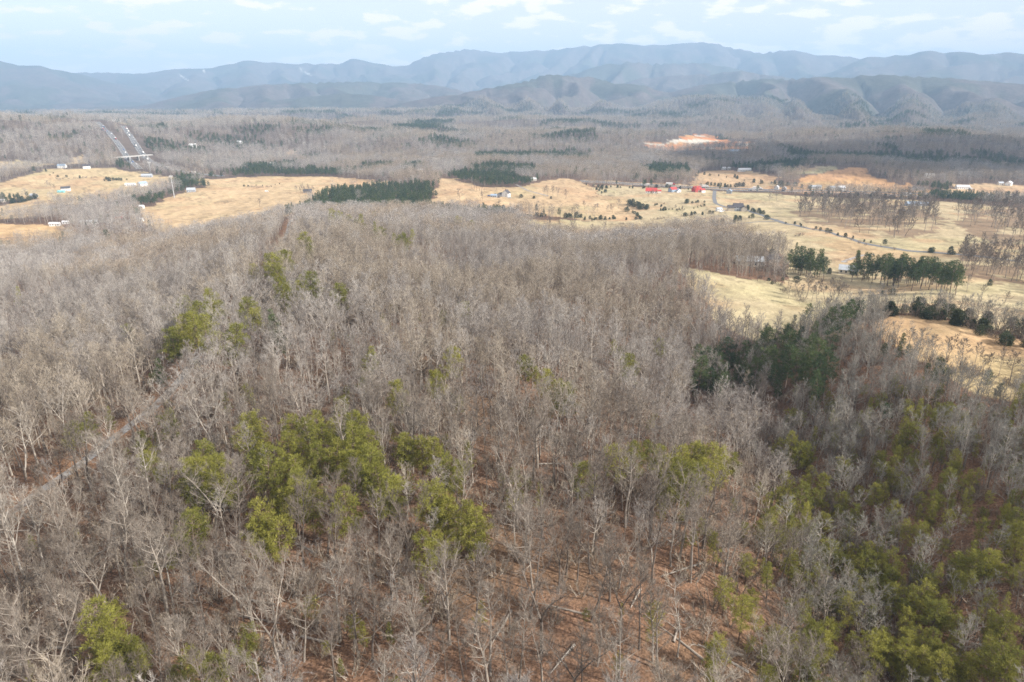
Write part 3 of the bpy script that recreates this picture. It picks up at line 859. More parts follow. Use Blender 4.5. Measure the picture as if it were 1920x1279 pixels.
def cedar_mesh(seed, h=5.0, fat=0.32, n=520):
    rr = np.random.default_rng(seed)
    V, F, NV, NF = [], [], [], []
    tube(V, F, [(0, 0, -0.3), (0, 0, h * 0.5), (0, 0, h * 0.9)], [0.12, 0.09, 0.03], 5)
    for k in range(n):
        z = rr.uniform(0.03, 1.0)
        R = fat * h * math.sqrt(max(0.02, 1 - ((z - 0.34) / 0.68) ** 2)) * rr.uniform(0.45, 1.25)
        a = rr.uniform(0, 2 * pi)
        lump = 1 + 0.24 * math.sin(3 * a + 7 * z + seed) + 0.16 * math.sin(5 * a - 9 * z + 2 * seed)
        p = np.array([R * lump * cos(a), R * lump * sin(a), z * h * 0.93])
        out = unit(np.array([cos(a), sin(a), 0.5]))
        tuft(NV, NF, p * np.array([0.9, 0.9, 1]), out, 0.22, 3, rr, 0.42, 0.2)
    return V, F, NV, NF

def brush_mesh(seed, h=3.0):
    rr = np.random.default_rng(seed)
    V, F, NV, NF = [], [], [], []
    for k in range(12):
        a, q = rr.uniform(0, 6.28), rr.uniform(0, 0.35) * h
        p = np.array([q * cos(a), q * sin(a), -0.1]); d = unit(np.array([cos(a) * 0.45, sin(a) * 0.45, 1]) + rr.normal(0, .15, 3))
        e = p + d * h * rr.uniform(0.6, 1.0)
        tube(V, F, [p, e], [0.045, 0.015], 3)
        for j in range(22):
            t = rr.uniform(0.2, 1.0)
            blade(NV, NF, p + (e - p) * t, unit(d + rr.normal(0, 0.5, 3)), rr.uniform(0.5, 1.0), 0.05, rr)
    return V, F, NV, NF

def tm(name, V, F, mat): return mesh_from(name, V, F, mat)

HABITS = ['upright', 'spreading', 'forked', 'slender', 'crooked', 'vase', 'upright', 'young', 'forked', 'vase', 'upright', 'slender', 'crooked', 'spreading']
BARE = []
for i, hb in enumerate(HABITS):
    V, F, TV, TF = bare_tree_mesh(100 + i, {'slender': 23, 'young': 12, 'spreading': 19}.get(hb, 21), hb, 1.0)
    BARE.append((hb, tm('trunk', V, F, M_BARK), tm('crown', TV, TF, M_TWIG)))
PASTURE = []       # trees that stand free: the same habits with a denser head of twigs
for i, hb in enumerate(['spreading', 'vase', 'upright', 'crooked', 'forked', 'spreading']):
    V, F, TV, TF = bare_tree_mesh(160 + i, 20, hb, 1.0, 0.095)
    PASTURE.append((hb, tm('trunk', V, F, M_BARK), tm('crown', TV, TF, M_TWIG)))
PINES = []
for i, (hb, h) in enumerate([('scrub', 14), ('scrub', 15), ('white', 17), ('scrub', 13), ('grove', 18), ('slim', 15)]):
    V, F, NV, NF = pine_mesh(200 + i, h, hb)
    PINES.append((hb, tm('trunk', V, F, M_PBARK), tm('crown', NV, NF, M_NEEDLE), tm('crown', NV, NF, M_DARKN)))
CEDARS = []
for i in range(4):
    V, F, NV, NF = cedar_mesh(300 + i, 5.0, [0.36, 0.48, 0.42, 0.28][i])
    CEDARS.append((tm('trunk', V, F, M_PBARK), tm('crown', NV, NF, M_CEDAR)))
BRUSH = []
for i in range(3):
    V, F, NV, NF = brush_mesh(330 + i)
    BRUSH.append((tm('stem', V, F, M_BARK), tm('crown', NV, NF, M_BRUSH)))

def plant(name, x, y, trunk, crown, s, rz, label, cat, group, tilt=(0, 0)):
    e = bpy.data.objects.new(name, None)
    e.empty_display_size = 0.5
    COL.objects.link(e)
    e.location = (x, y, float(ground(x, y)))
    e.rotation_euler = (tilt[0], tilt[1], rz)
    w_ = s * (1.0 + 0.22 * (2 * rng.random() - 1))
    e.scale = (w_, w_, s)
    tag(e, label, cat, group)
    a = bpy.data.objects.new(trunk.name.split('.')[0], trunk); COL.objects.link(a); a.parent = e
    b = bpy.data.objects.new('crown', crown); COL.objects.link(b); b.parent = e
    return e

# ------------------------------------------------------------------ where the evergreens stand
ORD = ['first', 'second', 'third', 'fourth', 'fifth', 'sixth', 'seventh', 'eighth', 'ninth', 'tenth', 'eleventh', 'twelfth', 'thirteenth', 'fourteenth', 'fifteenth', 'sixteenth', 'seventeenth', 'eighteenth', 'nineteenth', 'twentieth']
def ordinal(i):
    if i < 20: return ORD[i]
    if i >= 99: return 'hundredth' if i == 99 else 'hundred-' + ordinal(i - 100)
    t = ['', '', 'twenty', 'thirty', 'forty', 'fifty', 'sixty', 'seventy', 'eighty', 'ninety'][(i + 1) // 10]
    r = (i + 1) % 10
    return (t[:-1] + 'ieth') if r == 0 else t + '-' + ORD[r - 1]

# name of the stand, kind of crown, tall, dark?, crown centres in the photo
STANDS = [
    ("in the strip west of the gravel track", 'scrub', 8.5, 0, [(168,806),(146,814),(158,790),(200,772),(208,790),(130,820)]),
    ("along the near bend of the gravel track", 'scrub', 10, 0, [(293,822),(318,800),(288,872),(268,866),(308,880),(282,845),(262,826)]),
    ("in the tall clump where the gravel track narrows", 'scrub', 17, 0, [(328,588),(350,578),(338,608),(380,588),(397,578),(366,622),(386,628),(346,640),(410,590),(322,640),(360,600)]),
    ("dark beside the shaded part of the gravel track", 'slim', 9, 1, [(302,712),(318,664),(326,645),(310,690),(332,660),(296,700)]),
    ("further up beside the forest ridge", 'scrub', 17, 0, [(465,588),(482,598),(456,600),(240,624),(30,551),(310,588),(478,512),(536,526),(530,548),(546,556),(560,546),(582,540),(520,520),(440,640)]),
    ("by the far end of the gravel track", 'scrub', 19, 0, [(580,462),(568,458),(590,466),(530,490),(545,486),(514,500),(524,492)]),
    ("along the far rim of the forest", 'scrub', 19, 0, [(640,406),(630,412),(655,412),(668,420),(684,428),(702,430),(714,438),(620,404),(760,448),(742,452),(768,442),(752,458),(832,410),(862,414),(886,420),(640,556),(700,404),(680,414)]),
    ("alone in the middle of the bare woods", 'white', 19, 0, [(684,684)]),
    ("dark and bluish alone beside the forest ridge", 'white', 18, 1, [(524,612)]),
    ("small and scattered in the middle of the woods", 'scrub', 13, 0, [(862,576),(870,582),(848,684),(1010,700),(1020,715),(1050,735),(1064,745),(985,690),(1152,650),(1160,662),(1180,690),(1240,650),(640,772),(740,742),(820,720),(1096,900)]),
    ("in the big bright clump of the near woods", 'scrub', 13.5, 0, [(598,800),(578,812),(628,804),(640,828),(660,842),(682,850),(612,838),(570,850),(542,832),(534,868),(560,880),(590,884),(640,872),(700,878),(712,900),(625,862),(548,812),(660,806),(690,900),(604,868),(652,880),(566,896),(672,822),(720,926)]),
    ("in the ragged row trailing below the big clump", 'scrub', 12.5, 0, [(500,888),(520,914),(540,928),(516,956),(500,982),(520,1000),(572,926),(508,1010),(484,884),(530,948),(496,1000),(556,922),(548,950),(582,940)]),
    ("in the small stand between track and big clump", 'scrub', 12.5, 0, [(400,880),(386,868),(410,908),(430,920),(362,922),(350,892),(382,856),(476,820),(490,832),(420,890),(370,900),(466,812)]),
    ("in the loose patch right of the big clump", 'scrub', 12, 0, [(795,850),(810,860),(844,880),(852,892),(822,950),(832,966),(886,990),(880,974),(800,1030),(842,1020),(824,1026),(770,850),(806,944),(896,1004),(650,962),(736,930),(758,842),(842,972),(360,985)]),
    ("at the lower edge of the woods", 'scrub', 11, 0, [(204,1164),(190,1206),(228,1244),(250,1252),(210,1232),(196,1180),(404,1272),(240,1228),(188,1250)]),
    ("in the ravine group right of the centre", 'scrub', 13, 0, [(1244,870),(1230,858),(1280,870),(1302,882),(1272,902),(1312,866),(1190,862),(1156,866),(1372,868),(1360,856),(1258,892),(1300,850),(1328,888),(1290,912),(1216,852),(1348,872)]),
    ("along the ravine further down", 'scrub', 9.5, 0, [(1486,835),(1500,858),(1476,900),(1502,930),(1520,882),(1452,960),(1482,980),(1500,992),(1430,990),(1552,980),(1530,930),(1570,960),(1602,962),(1510,905),(1540,905),(1490,942),(1466,930),(1522,850),(1446,990),(1516,962)]),
    ("in the dark thicket at the head of the ravine", 'scrub', 15, 1, [(1340,690),(1360,702),(1382,672),(1402,682),(1342,662),(1322,680),(1420,690),(1442,680),(1452,652),(1462,702),(1490,642),(1502,622),(1512,660),(1480,672),(1532,642),(1522,690),(1542,702),(1402,652),(1426,640),(1362,722),(1472,622),(1536,664),(1552,690),(1310,660),(1390,700),(1334,712),(1476,650),(1440,636),(1500,690),(1410,664),(1370,655),(1540,720),(1312,700),(1350,676),(1486,604)]),
    ("dark beside the sandy track on the near hill", 'scrub', 12, 1, [(1562,598),(1582,590),(1602,576),(1590,602),(1552,610),(1612,582),(1570,580),(1556,640),(1592,570)]),
    ("olive and low on the crest of the near hill", 'scrub', 8, 1, [(1660,652),(1682,662),(1762,684),(1772,700),(1850,712),(1694,640),(1666,766),(1700,660),(1870,730),(1740,690),(1754,700)]),
    ("scattered on the slope of the near hill", 'scrub', 8, 0, [(1660,930),(1640,930),(1690,850),(1706,870),(1700,830),(1782,900),(1802,910),(1762,920),(1816,922),(1742,970),(1736,1000),(1722,960),(1740,770),(1756,782),(1722,776),(1896,780),(1906,980),(1902,1000),(1918,1030),(1842,985),(1800,880),(1698,820),(1680,960),(1750,940),(1890,960),(1630,770),(1820,950)]),
    ("in the bright group on the lower slope", 'scrub', 8.5, 0, [(1576,1050),(1562,1040),(1640,1080),(1660,1100),(1682,1122),(1652,1060),(1622,1060),(1690,1142),(1722,1140),(1752,1150),(1776,1146),(1800,1060),(1822,1056),(1850,1070),(1880,1170),(1668,1080),(1640,1100),(1704,1128),(1740,1130),(1860,1052),(1700,1160)]),
    ("near the lower corner of the hill slope", 'scrub', 8.5, 0, [(1534,1190),(1550,1180),(1526,1202),(1362,1110),(1412,1120),(1392,1150),(1346,1215),(1340,1262),(1722,1240),(1742,1212),(1762,1232),(1652,1210),(1640,1226),(1782,1250),(1802,1262),(1880,1264),(1870,1250),(1402,1060),(1544,1208),(1756,1256),(1700,1210),(1336,1232),(1820,1270),(1900,1240)]),
]
ROWS = [   # the grove pines in the pastures
    ("in the tall grove beside the stone house", 19, [(1486,478),(1494,470),(1500,480),(1508,484),(1516,480),(1524,486),(1532,488),(1540,492),(1548,496),(1504,492),(1520,494),(1480,488)]),
    ("in the long grove below the straw field", 20, [(1604,490),(1612,488),(1622,494),(1634,492),(1646,496),(1658,494),(1670,498),(1682,500),(1694,498),(1706,500),(1718,502),(1730,502),(1742,502),(1754,500),(1766,506),(1778,508),(1790,512),(1800,516),(1640,502),(1664,506),(1690,508),(1716,510),(1748,510),(1770,514)]),
]
pine_pts = []          # x, y, h, dark, habit, place
for place, hb, h, dark, pts in STANDS:
    for px, py in pts:
        hh = h * rng.uniform(0.75, 1.25)
        x, y = hit(px, py, hh * 0.66, 45, 900)
        pine_pts.append((x, y, hh, dark, hb, place))
for place, h, pts in ROWS:
    for px, py in pts:
        hh = h * rng.uniform(0.85, 1.1)
        x, y = hit(px, py, hh * 0.60, 380, 900)
        pine_pts.append((x, y, hh, 1, 'grove', place))
pine_pts = pine_pts[:]
def in_frame(x, y, z, m=0):
    qx, qy = pix_of(x, y, z)
    return (qx > -m) & (qx < 1920 + m) & (qy > -m) & (qy < 1279 + m)

def tone_slot(o, mat):
    o.material_slots[0].link = 'OBJECT'
    o.material_slots[0].material = mat

by_place = {}
for p in pine_pts: by_place.setdefault(p[5], []).append(p)
for line, n, h in (([(1480,492),(1545,498)], 14, 17), ([(1598,500),(1660,506),(1730,512),(1806,520)], 46, 18)):
    for k in range(n):      # second rank of the groves
        t = rng.random() * (len(line) - 1); i = int(t); f = t - i
        px, py = line[i][0] * (1 - f) + line[i + 1][0] * f, line[i][1] * (1 - f) + line[i + 1][1] * f + rng.normal(0, 4)
        x, y = hit(px, py, h * 0.45, 380, 900)
        pine_pts.append((x, y, h * rng.uniform(0.6, 1.05), 1, 'grove', 'in the second rank of the groves'))
for k in range(70):         # depth of the dark thicket at the head of the ravine
    px, py = rng.uniform(1296, 1565), 0
    py = 690 - (px - 1430) * 0.22 + rng.normal(0, 34)
    x, y = hit(px, py, 9, 150, 420)
    pine_pts.append((x, y, rng.uniform(9, 15), 1, 'scrub', 'deep in the dark thicket of the ravine'))
PX = np.array([(p[0], p[1]) for p in pine_pts])
n_pine = 0
PINE_LIMIT = 300
order = {id(p): math.hypot(p[0], p[1]) / p[2] for p in pine_pts}
keep = set(id(p) for p in sorted(pine_pts, key=lambda p: order[id(p)])[:PINE_LIMIT])
extra_pines = [p for p in pine_pts if id(p) not in keep]
HNAME = {'scrub': 'shaggy', 'white': 'layered', 'grove': 'tall', 'slim': 'narrow'}
for place, lst in by_place.items():
    lst = sorted([p for p in lst if id(p) in keep], key=lambda p: p[0] / p[1])
    for i, (x, y, h, dark, hb, _) in enumerate(lst):
        cands = [q for q in PINES if q[0] == hb]
        q = cands[rng.integers(len(cands))]
        h0 = {'scrub': 14.0, 'white': 17.0, 'grove': 18.0, 'slim': 15.0}[hb]
        tone = 'dark green' if dark else 'yellow green'
        if len(lst) == 1: lab = f"{HNAME[hb]} green pine standing {place}"
        else: lab = f"{tone} pine {place}, {ordinal(i)} from left"
        plant('pine_tree', x, y, q[1], q[3] if dark else q[2], h / h0, rng.uniform(0, 6.28), lab, 'pine tree', 'pines standing in and beside the bare woods', (rng.normal(0, .03), rng.normal(0, .03)))
        n_pine += 1

# ------------------------------------------------------------------ the bare hardwoods
def scatter(r0, r1, a1, spacing, seed):
    rr = np.random.default_rng(seed)
    n = int(a1 * (r1 * r1 - r0 * r0) / spacing ** 2)
    # jittered cells in range and azimuth of about equal area
    k = max(1, int((r1 - r0) / spacing))
    out = []
    for i in range(k):
        ra, rb = r0 + (r1 - r0) * i / k, r0 + (r1 - r0) * (i + 1) / k
        m = max(1, int(2 * a1 * (ra + rb) / 2 / spacing))
        a = -a1 + 2 * a1 * (np.arange(m) + rr.random(m)) / m
        r = ra + (rb - ra) * rr.random(m)
        out.append(np.stack([r * np.sin(a), r * np.cos(a)], 1))
    return np.concatenate(out)

def clear_of_roads(x, y):
    ok = np.ones(x.shape, bool)
    for k, (dm, w, p) in ROADS.items():
        mrg = {'gravel_track': 0.6, 'highway_west': 17, 'highway_east': 17, 'interstate_south': 9, 'interstate_north': 9}.get(k, 3)
        if k == 'gravel_track': mrg = np.where(np.hypot(x, y) > 380, 6.5, np.where((np.hypot(x, y) > 180) & (np.hypot(x, y) < 238), 6.5, 0.2))
        wob = (vnoise(x / 9, y / 9, 401) - 0.4) * mrg
        ok &= dist_polyline(x, y, road_xy[k]) > w / 2 + mrg * 0.7 + wob
    return ok

near = scatter(26, 820, 0.90, 4.0, 11)
_h = scatter(60, 420, 0.80, 3.3, 12)               # the near hill carries smaller, closer trees
_hx, _hy = pix_of(_h[:, 0], _h[:, 1], ground(_h[:, 0], _h[:, 1]) + 8)
_h = _h[rng.random(len(_h)) < sstep(1400, 1560, _hx) * 0.95]
near = np.concatenate([near, _h])
nx_, ny_ = near[:, 0], near[:, 1]
nr_ = np.hypot(nx_, ny_)
ok = (nr_ < 330) | (np.abs(np.arctan2(nx_, ny_)) < 0.76)
ok &= (wood_mask(nx_, ny_) < 0) & clear_of_roads(nx_, ny_)
for _g in GROVES: ok &= ~in_poly(nx_, ny_, _g)
ok &= rng.random(len(near)) < np.clip(0.97 - np.maximum(0, fbm(nx_ / 24, ny_ / 24, 411, 3) - 0.56) * 4, 0.5, 1) * (1 - 0.15 * sstep(250, 450, nr_))
near = near[ok]
d2 = np.full(len(near), 1e9)
for px_, py_ in PX: d2 = np.minimum(d2, (near[:, 0] - px_) ** 2 + (near[:, 1] - py_) ** 2)
near = near[d2 > 3.9 ** 2]
nx_, ny_ = near[:, 0], near[:, 1]
nr_ = np.hypot(nx_, ny_)
nz_ = ground(nx_, ny_)
npx, npy = pix_of(nx_, ny_, nz_ + 10)
hillside = sstep(1330, 1560, npx) * (1 - sstep(330, 420, nr_))
hs = (0.56 + 0.38 * rng.random(len(near))) * (1 - 0.34 * hillside)
small = rng.random(len(near)) < 0.30
hs = np.where(small, hs * rng.uniform(0.35, 0.6, len(near)), hs)
kind = rng.integers(0, len(BARE), len(near))
depth = ny_ * cos(PITCH) - (nz_ + 10 - CAMZ) * sin(PITCH)
vis = in_frame(nx_, ny_, nz_ + 12 * hs, 30)
size = np.where(vis, hs * 20 / depth, 0)
top300 = np.argsort(-size)[:300]
is_ind = np.zeros(len(near), bool); is_ind[top300] = True

TONES = [('dark', (0.165, 0.138, 0.116)), ('grey', (0.30, 0.262, 0.222)), ('pale', (0.38, 0.345, 0.30))]
BARK_T = [simple_mat(t + "_bark", c, 0.9, 0.3, 0.9) for t, c in TONES]
TWIG_T = [simple_mat(t + "_twigs", tuple(np.array(c) * 0.45 + np.array((0.19, 0.158, 0.125)) * 0.55), 0.9, 0.2, 0.5) for t, c in TONES]
HABIT_WORD = {'upright': 'straight', 'spreading': 'broad crowned', 'forked': 'fork trunked', 'slender': 'slender', 'crooked': 'crooked', 'vase': 'fan crowned', 'young': 'bushy young'}
BANDS = [(0, 'lowest strip of woods'), (1, 'second lowest strip of woods'), (2, 'third lowest strip of woods')]
rad300 = np.sort(nr_[top300])
b1, b2 = rad300[100], rad300[200]
groups = {}
for i in top300:
    tone = int(np.clip(rng.normal(1.0, 0.7), 0, 2.49))
    band = 0 if nr_[i] < b1 else 1 if nr_[i] < b2 else 2
    short = hs[i] < 0.45
    groups.setdefault((band, BARE[kind[i]][0], tone, bool(short)), []).append(i)
for (band, hb, tone, short), idx in groups.items():
    idx = sorted(idx, key=lambda i: npx[i])
    for k, i in enumerate(idx):
        lab = f"{TONES[tone][0]} {'short ' if short else ''}{HABIT_WORD[hb]} bare tree in the {BANDS[band][1]}"
        if len(idx) > 1: lab += f", {ordinal(k)} from left"
        e = plant('bare_tree', nx_[i], ny_[i], BARE[kind[i]][1], BARE[kind[i]][2], hs[i], rng.uniform(0, 6.28), lab, 'tree', 'leafless trees of the near woods', (rng.normal(0, .04), rng.normal(0, .04)))
        for ch in e.children: tone_slot(ch, (BARK_T if ch.name.startswith('trunk') else TWIG_T)[tone])

# everything beyond the three hundred: one mass of bare woods, one of pines
FAR_BARE = [far_tree_arrays(500 + i, 20, 130, 0.17, [0.22, 0.26, 0.19, 0.24][i]) for i in range(4)]
def merged(name, parts):
    """one mesh out of (verts, faces, material) pieces"""
    V, F, M, mats = [], [], [], []
    for v, f, m in parts:
        s = len(V); V += list(v); F += [tuple(k + s for k in q) for q in f]
        M += [len(mats)] * len(f); mats.append(m)
    return mesh_from(name, V, F, mats, M)
src_bare = []                                       # near crowns in two twig tones, far ones in two, then brush
for twig in (M_TWIG, M_TWIG_GREY, M_TWIG_SLATE):
    for i, hb in enumerate(HABITS):
        if twig is M_TWIG:
            V, F, TV, TF = bare_tree_mesh(100 + i, {'slender': 23, 'young': 12, 'spreading': 19}.get(hb, 21), hb, 0.85, 0.042)
            src_bare.append(merged('wood_tree', [(V, F, M_BARK), (TV, TF, twig)]))
        else:
            me_ = src_bare[i].copy(); me_.materials[1] = twig; src_bare.append(me_)
for twig in (M_TWIG_RED, M_TWIG_GREY):
    for V, F, TV, TF in FAR_BARE: src_bare.append(merged('far_wood_tree', [(V, F, M_BARK), (TV, TF, twig)]))
for i in range(3):
    V, F, NV, NF = brush_mesh(340 + i, 2.6)
    src_bare.append(merged('undergrowth', [(V, F, M_BARK), (NV, NF, M_TWIG_RED)]))
def greyer(x, y):
    """whether the trees here belong to the greyer kind: in drifts, and more so west of the track"""
    return fbm(x / 60, y / 80, 431, 3) + 0.16 * sstep(0.1, 0.4, -np.arctan2(x, y)) + rng.normal(0, 0.07, x.shape) > 0.54
src_pine = []
for i, (hb, h) in enumerate([('scrub', 14), ('scrub', 13), ('slim', 15), ('grove', 16)]):
    V, F, NV, NF = pine_mesh(600 + i, h, hb, 0.9, 14, 0.6, 0.17)
    NV = [np.asarray(v) for v in NV]
    src_pine.append(merged('wood_pine', [(V, F, M_PBARK), (NV, NF, M_DARKN)]))
for i, (hb, h) in enumerate([('scrub', 14), ('scrub', 14), ('slim', 14)]):
    V, F, NV, NF = pine_mesh(620 + i, h, hb, 0.9, 20)
    src_pine.append(merged('wood_pine', [(V, F, M_PBARK), (NV, NF, M_NEEDLE)]))

def stuff_mass(name, pos, rot, scl, idx, sources, label):
    me = bpy.data.meshes.new(name)
    me.vertices.add(len(pos)); me.vertices.foreach_set('co', np.ascontiguousarray(pos, np.float32).ravel())
    for an, ty, arr in (('spin', 'FLOAT_VECTOR', rot), ('size', 'FLOAT_VECTOR', scl), ('which', 'INT', idx)):
        a = me.attributes.new(an, ty, 'POINT')
        a.data.foreach_set('vector' if ty == 'FLOAT_VECTOR' else 'value', np.ascontiguousarray(arr, np.int32 if ty == 'INT' else np.float32).ravel())
    o = link(name, me)
    ng = bpy.data.node_groups.new(name, 'GeometryNodeTree')
    ng.interface.new_socket('Geometry', in_out='INPUT', socket_type='NodeSocketGeometry')
    ng.interface.new_socket('Geometry', in_out='OUTPUT', socket_type='NodeSocketGeometry')
    gi, go = ng.nodes.new('NodeGroupInput'), ng.nodes.new('NodeGroupOutput')
    iop = ng.nodes.new('GeometryNodeInstanceOnPoints')
    jn = ng.nodes.new('GeometryNodeJoinGeometry')
    for me_s in reversed(sources):
        so = bpy.data.objects.new(me_s.name, me_s)
        oi = ng.nodes.new('GeometryNodeObjectInfo'); oi.inputs['Object'].default_value = so
        oi.inputs['As Instance'].default_value = False
        g2 = ng.nodes.new('GeometryNodeGeometryToInstance')
        ng.links.new(oi.outputs['Geometry'], g2.inputs[0]); ng.links.new(g2.outputs[0], jn.inputs[0])
    def named(n, t):
        q = ng.nodes.new('GeometryNodeInputNamedAttribute'); q.data_type = t; q.inputs['Name'].default_value = n
        return q.outputs['Attribute']
    ng.links.new(gi.outputs[0], iop.inputs['Points'])
    ng.links.new(jn.outputs[0], iop.inputs['Instance'])
    iop.inputs['Pick Instance'].default_value = True
    ng.links.new(named('which', 'INT'), iop.inputs['Instance Index'])
    er = ng.nodes.new('FunctionNodeEulerToRotation')
    ng.links.new(named('spin', 'FLOAT_VECTOR'), er.inputs[0]); ng.links.new(er.outputs[0], iop.inputs['Rotation'])
    ng.links.new(named('size', 'FLOAT_VECTOR'), iop.inputs['Scale'])
    ng.links.new(iop.outputs[0], go.inputs[0])
    md = o.modifiers.new('scatter', 'NODES'); md.node_group = ng
    return tag(o, label, None, None, 'stuff')

EVERGREEN = [hits(p, dm, 4000) for dm, p in [
    (1100, [(838,334),(870,326),(930,330),(985,342),(976,351),(940,353),(890,351),(850,338)]),
    (820, [(590,373),(640,358),(740,351),(775,357),(768,384),(700,386),(620,376)]),
    (800, [(240,384),(280,378),(330,364),(352,354),(412,350),(400,360),(345,371),(300,388),(262,394)]),
    (1300, [(880,319),(930,311),(1000,317),(1006,331),(960,331),(890,326)]),
    (1200, [(1195,322),(1230,312),(1290,318),(1296,332),(1230,336)]),
    (1300, [(380,330),(470,322),(640,324),(640,332),(520,333),(420,334)]),
    (1800, [(340,262),(400,256),(490,262),(500,276),(430,280),(370,274)]),
    (1900, [(540,248),(600,242),(640,250),(600,258)]),
    (1300, [(196,330),(236,300),(256,306),(262,318)]),
    (1100, [(55,379),(0,384),(-40,388),(-40,376),(30,372)]),
]]
allp, allr, alls, alli = [], [], [], []
pp, pr, ps, pi_ = [], [], [], []
m = ~is_ind
allp.append(np.stack([nx_[m], ny_[m], nz_[m]], 1)); alls.append(hs[m])
_g = greyer(nx_[m], ny_[m])
NB = len(BARE)
_hl = (hillside[m] + rng.normal(0, 0.15, m.sum())) > 0.55
alli.append(np.where(_hl, kind[m] + 2 * NB, np.where(nr_[m] < 560, kind[m] + NB * _g, 3 * NB + kind[m] % 4 + 4 * _g)))
_u = scatter(40, 420, 0.80, 4.4, 15)                # undergrowth of saplings between the trunks
_u = _u[(wood_mask(_u[:, 0], _u[:, 1]) < 0) & clear_of_roads(_u[:, 0], _u[:, 1])]
_u = _u[rng.random(len(_u)) < 0.25 + 0.9 * np.clip((fbm(_u[:, 0] / 22, _u[:, 1] / 22, 441, 3) - 0.4) * 4, 0, 1)]
allp.append(np.stack([_u[:, 0], _u[:, 1], ground(_u[:, 0], _u[:, 1])], 1)); alls.append(rng.uniform(0.6, 2.0, len(_u))); alli.append(3 * NB + 8 + rng.integers(0, 3, len(_u)))
for r0, r1, sp, sd, sc in ((820, 1750, 7.2, 21, 0.88), (1750, 3000, 11.0, 22, 1.0), (3000, 4700, 16.5, 23, 1.2)):
    q = scatter(r0, r1, 0.74, sp, sd)
    ok = (wood_mask(q[:, 0], q[:, 1]) < 0) & clear_of_roads(q[:, 0], q[:, 1])
    q = q[ok]
    ev = np.zeros(len(q), bool)
    for poly in EVERGREEN: ev |= in_poly(q[:, 0], q[:, 1], poly)
    ev |= (fbm(q[:, 0] / 170, q[:, 1] / 210, 421, 4) > 0.60)
    ev |= rng.random(len(q)) < 0.035
    z = ground(q[:, 0], q[:, 1])
    s = sc * rng.uniform(0.7, 1.15, len(q))
    b = ~ev
    allp.append(np.stack([q[b, 0], q[b, 1], z[b]], 1)); alls.append(s[b]); alli.append(3 * NB + rng.integers(0, 4, b.sum()) + 4 * greyer(q[b, 0], q[b, 1]))
    pp.append(np.stack([q[ev, 0], q[ev, 1], z[ev]], 1)); ps.append(s[ev] * 1.05); pi_.append(rng.integers(0, 4, ev.sum()))
# small pines through the woods of the near hill and a few elsewhere
_k = np.stack([rng.uniform(1400, 1920, 230), rng.uniform(720, 1279, 230)], 1)
_k = np.concatenate([_k, np.stack([rng.uniform(0, 1400, 60), rng.uniform(480, 1279, 60)], 1)])
for px_, py_ in _k:
    if px_ < 1400 + (1279 - py_) * 0.12 and px_ > 1400: continue
    h_ = rng.uniform(4.5, 9)
    x_, y_ = hit(px_, py_, h_ * 0.7, 60, 420)
    if wood_mask(np.array([x_]), np.array([y_]))[0] >= 0: continue
    for _ in range(int(rng.integers(1, 4))):
        a_, b_ = x_ + rng.normal(0, 3), y_ + rng.normal(0, 3)
        pp.append(np.array([[a_, b_, float(ground(a_, b_))]])); ps.append(np.array([h_ * rng.uniform(.7, 1.2) / 14])); pi_.append(np.array([4 + rng.integers(0, 3)]))
if extra_pines:
    q = np.array([(p[0], p[1]) for p in extra_pines])
    pp.append(np.stack([q[:, 0], q[:, 1], ground(q[:, 0], q[:, 1])], 1)); ps.append(np.array([p[2] / 15 for p in extra_pines])); pi_.append(np.array([rng.integers(0, 4) if p[3] else 4 + rng.integers(0, 3) for p in extra_pines]))
def spins(n): return np.stack([rng.normal(0, .035, n), rng.normal(0, .035, n), rng.uniform(0, 6.28, n)], 1)
allp, alls, alli = np.concatenate(allp), np.concatenate(alls), np.concatenate(alli)
pp, ps, pi_ = np.concatenate(pp), np.concatenate(ps), np.concatenate(pi_)
def sizes(s):
    w = s * rng.uniform(0.8, 1.25, len(s))
    return np.stack([w, w, s], 1)
stuff_mass('bare_forest', allp, spins(len(allp)), sizes(alls), alli, src_bare, "grey brown leafless woods covering the ridge and the valley hills")
stuff_mass('pine_forest', pp, spins(len(pp)), sizes(ps), pi_, src_pine, "dark green pine stands among the bare woods of the valley")
print("near trees", len(near), "all bare", len(allp), "pine mass", len(pp), "pines", n_pine)

# ------------------------------------------------------------------ pasture trees, cedars and brush
def poly_points(poly, n, dist, seed):
    rr = np.random.default_rng(seed); P = np.array(poly); lo, hi = P.min(0), P.max(0); out = []
    for _ in range(n * 60):
        q = lo + (hi - lo) * rr.random(2)
        if in_poly(q[:1], q[1:], poly)[0] and all((q[0] - o[0]) ** 2 + (q[1] - o[1]) ** 2 > dist * dist for o in out): out.append(q)
        if len(out) >= n: break
    return out
def label_row(things, word, place):
    """labels in order from the left as seen in the photo"""
    things = sorted(things, key=lambda o: o.location.x / o.location.y)
    for i, o in enumerate(things): o['label'] = f"{word} {place}" + (f", {ordinal(i)} from left" if len(things) > 1 else "")
def pasture_tree(x, y, h, group='bare trees standing in the pastures'):
    q = PASTURE[rng.integers(6)]
    e = plant('pasture_tree', x, y, q[1], q[2], h / 20.0, rng.uniform(0, 6.28), None, 'tree', group, (rng.normal(0, .04), rng.normal(0, .04)))
    t = int(rng.integers(0, 2))
    for ch in e.children: tone_slot(ch, (BARK_T if ch.name.startswith('trunk') else TWIG_T)[t])
    return e
G_SPEC = [(0, 150, 5.5, "in the open pasture grove", 20), (1, 56, 5.5, "in the grey grove beside the pine row", 15), (2, 64, 8.0, "in the sparse grove at the pasture's end", 21)]
for gi, n, dist, place, h in G_SPEC:
    label_row([pasture_tree(q[0], q[1], h * rng.uniform(0.75, 1.15)) for q in poly_points(GROVES[gi], n, dist, 700 + gi)], "bare tree", place)
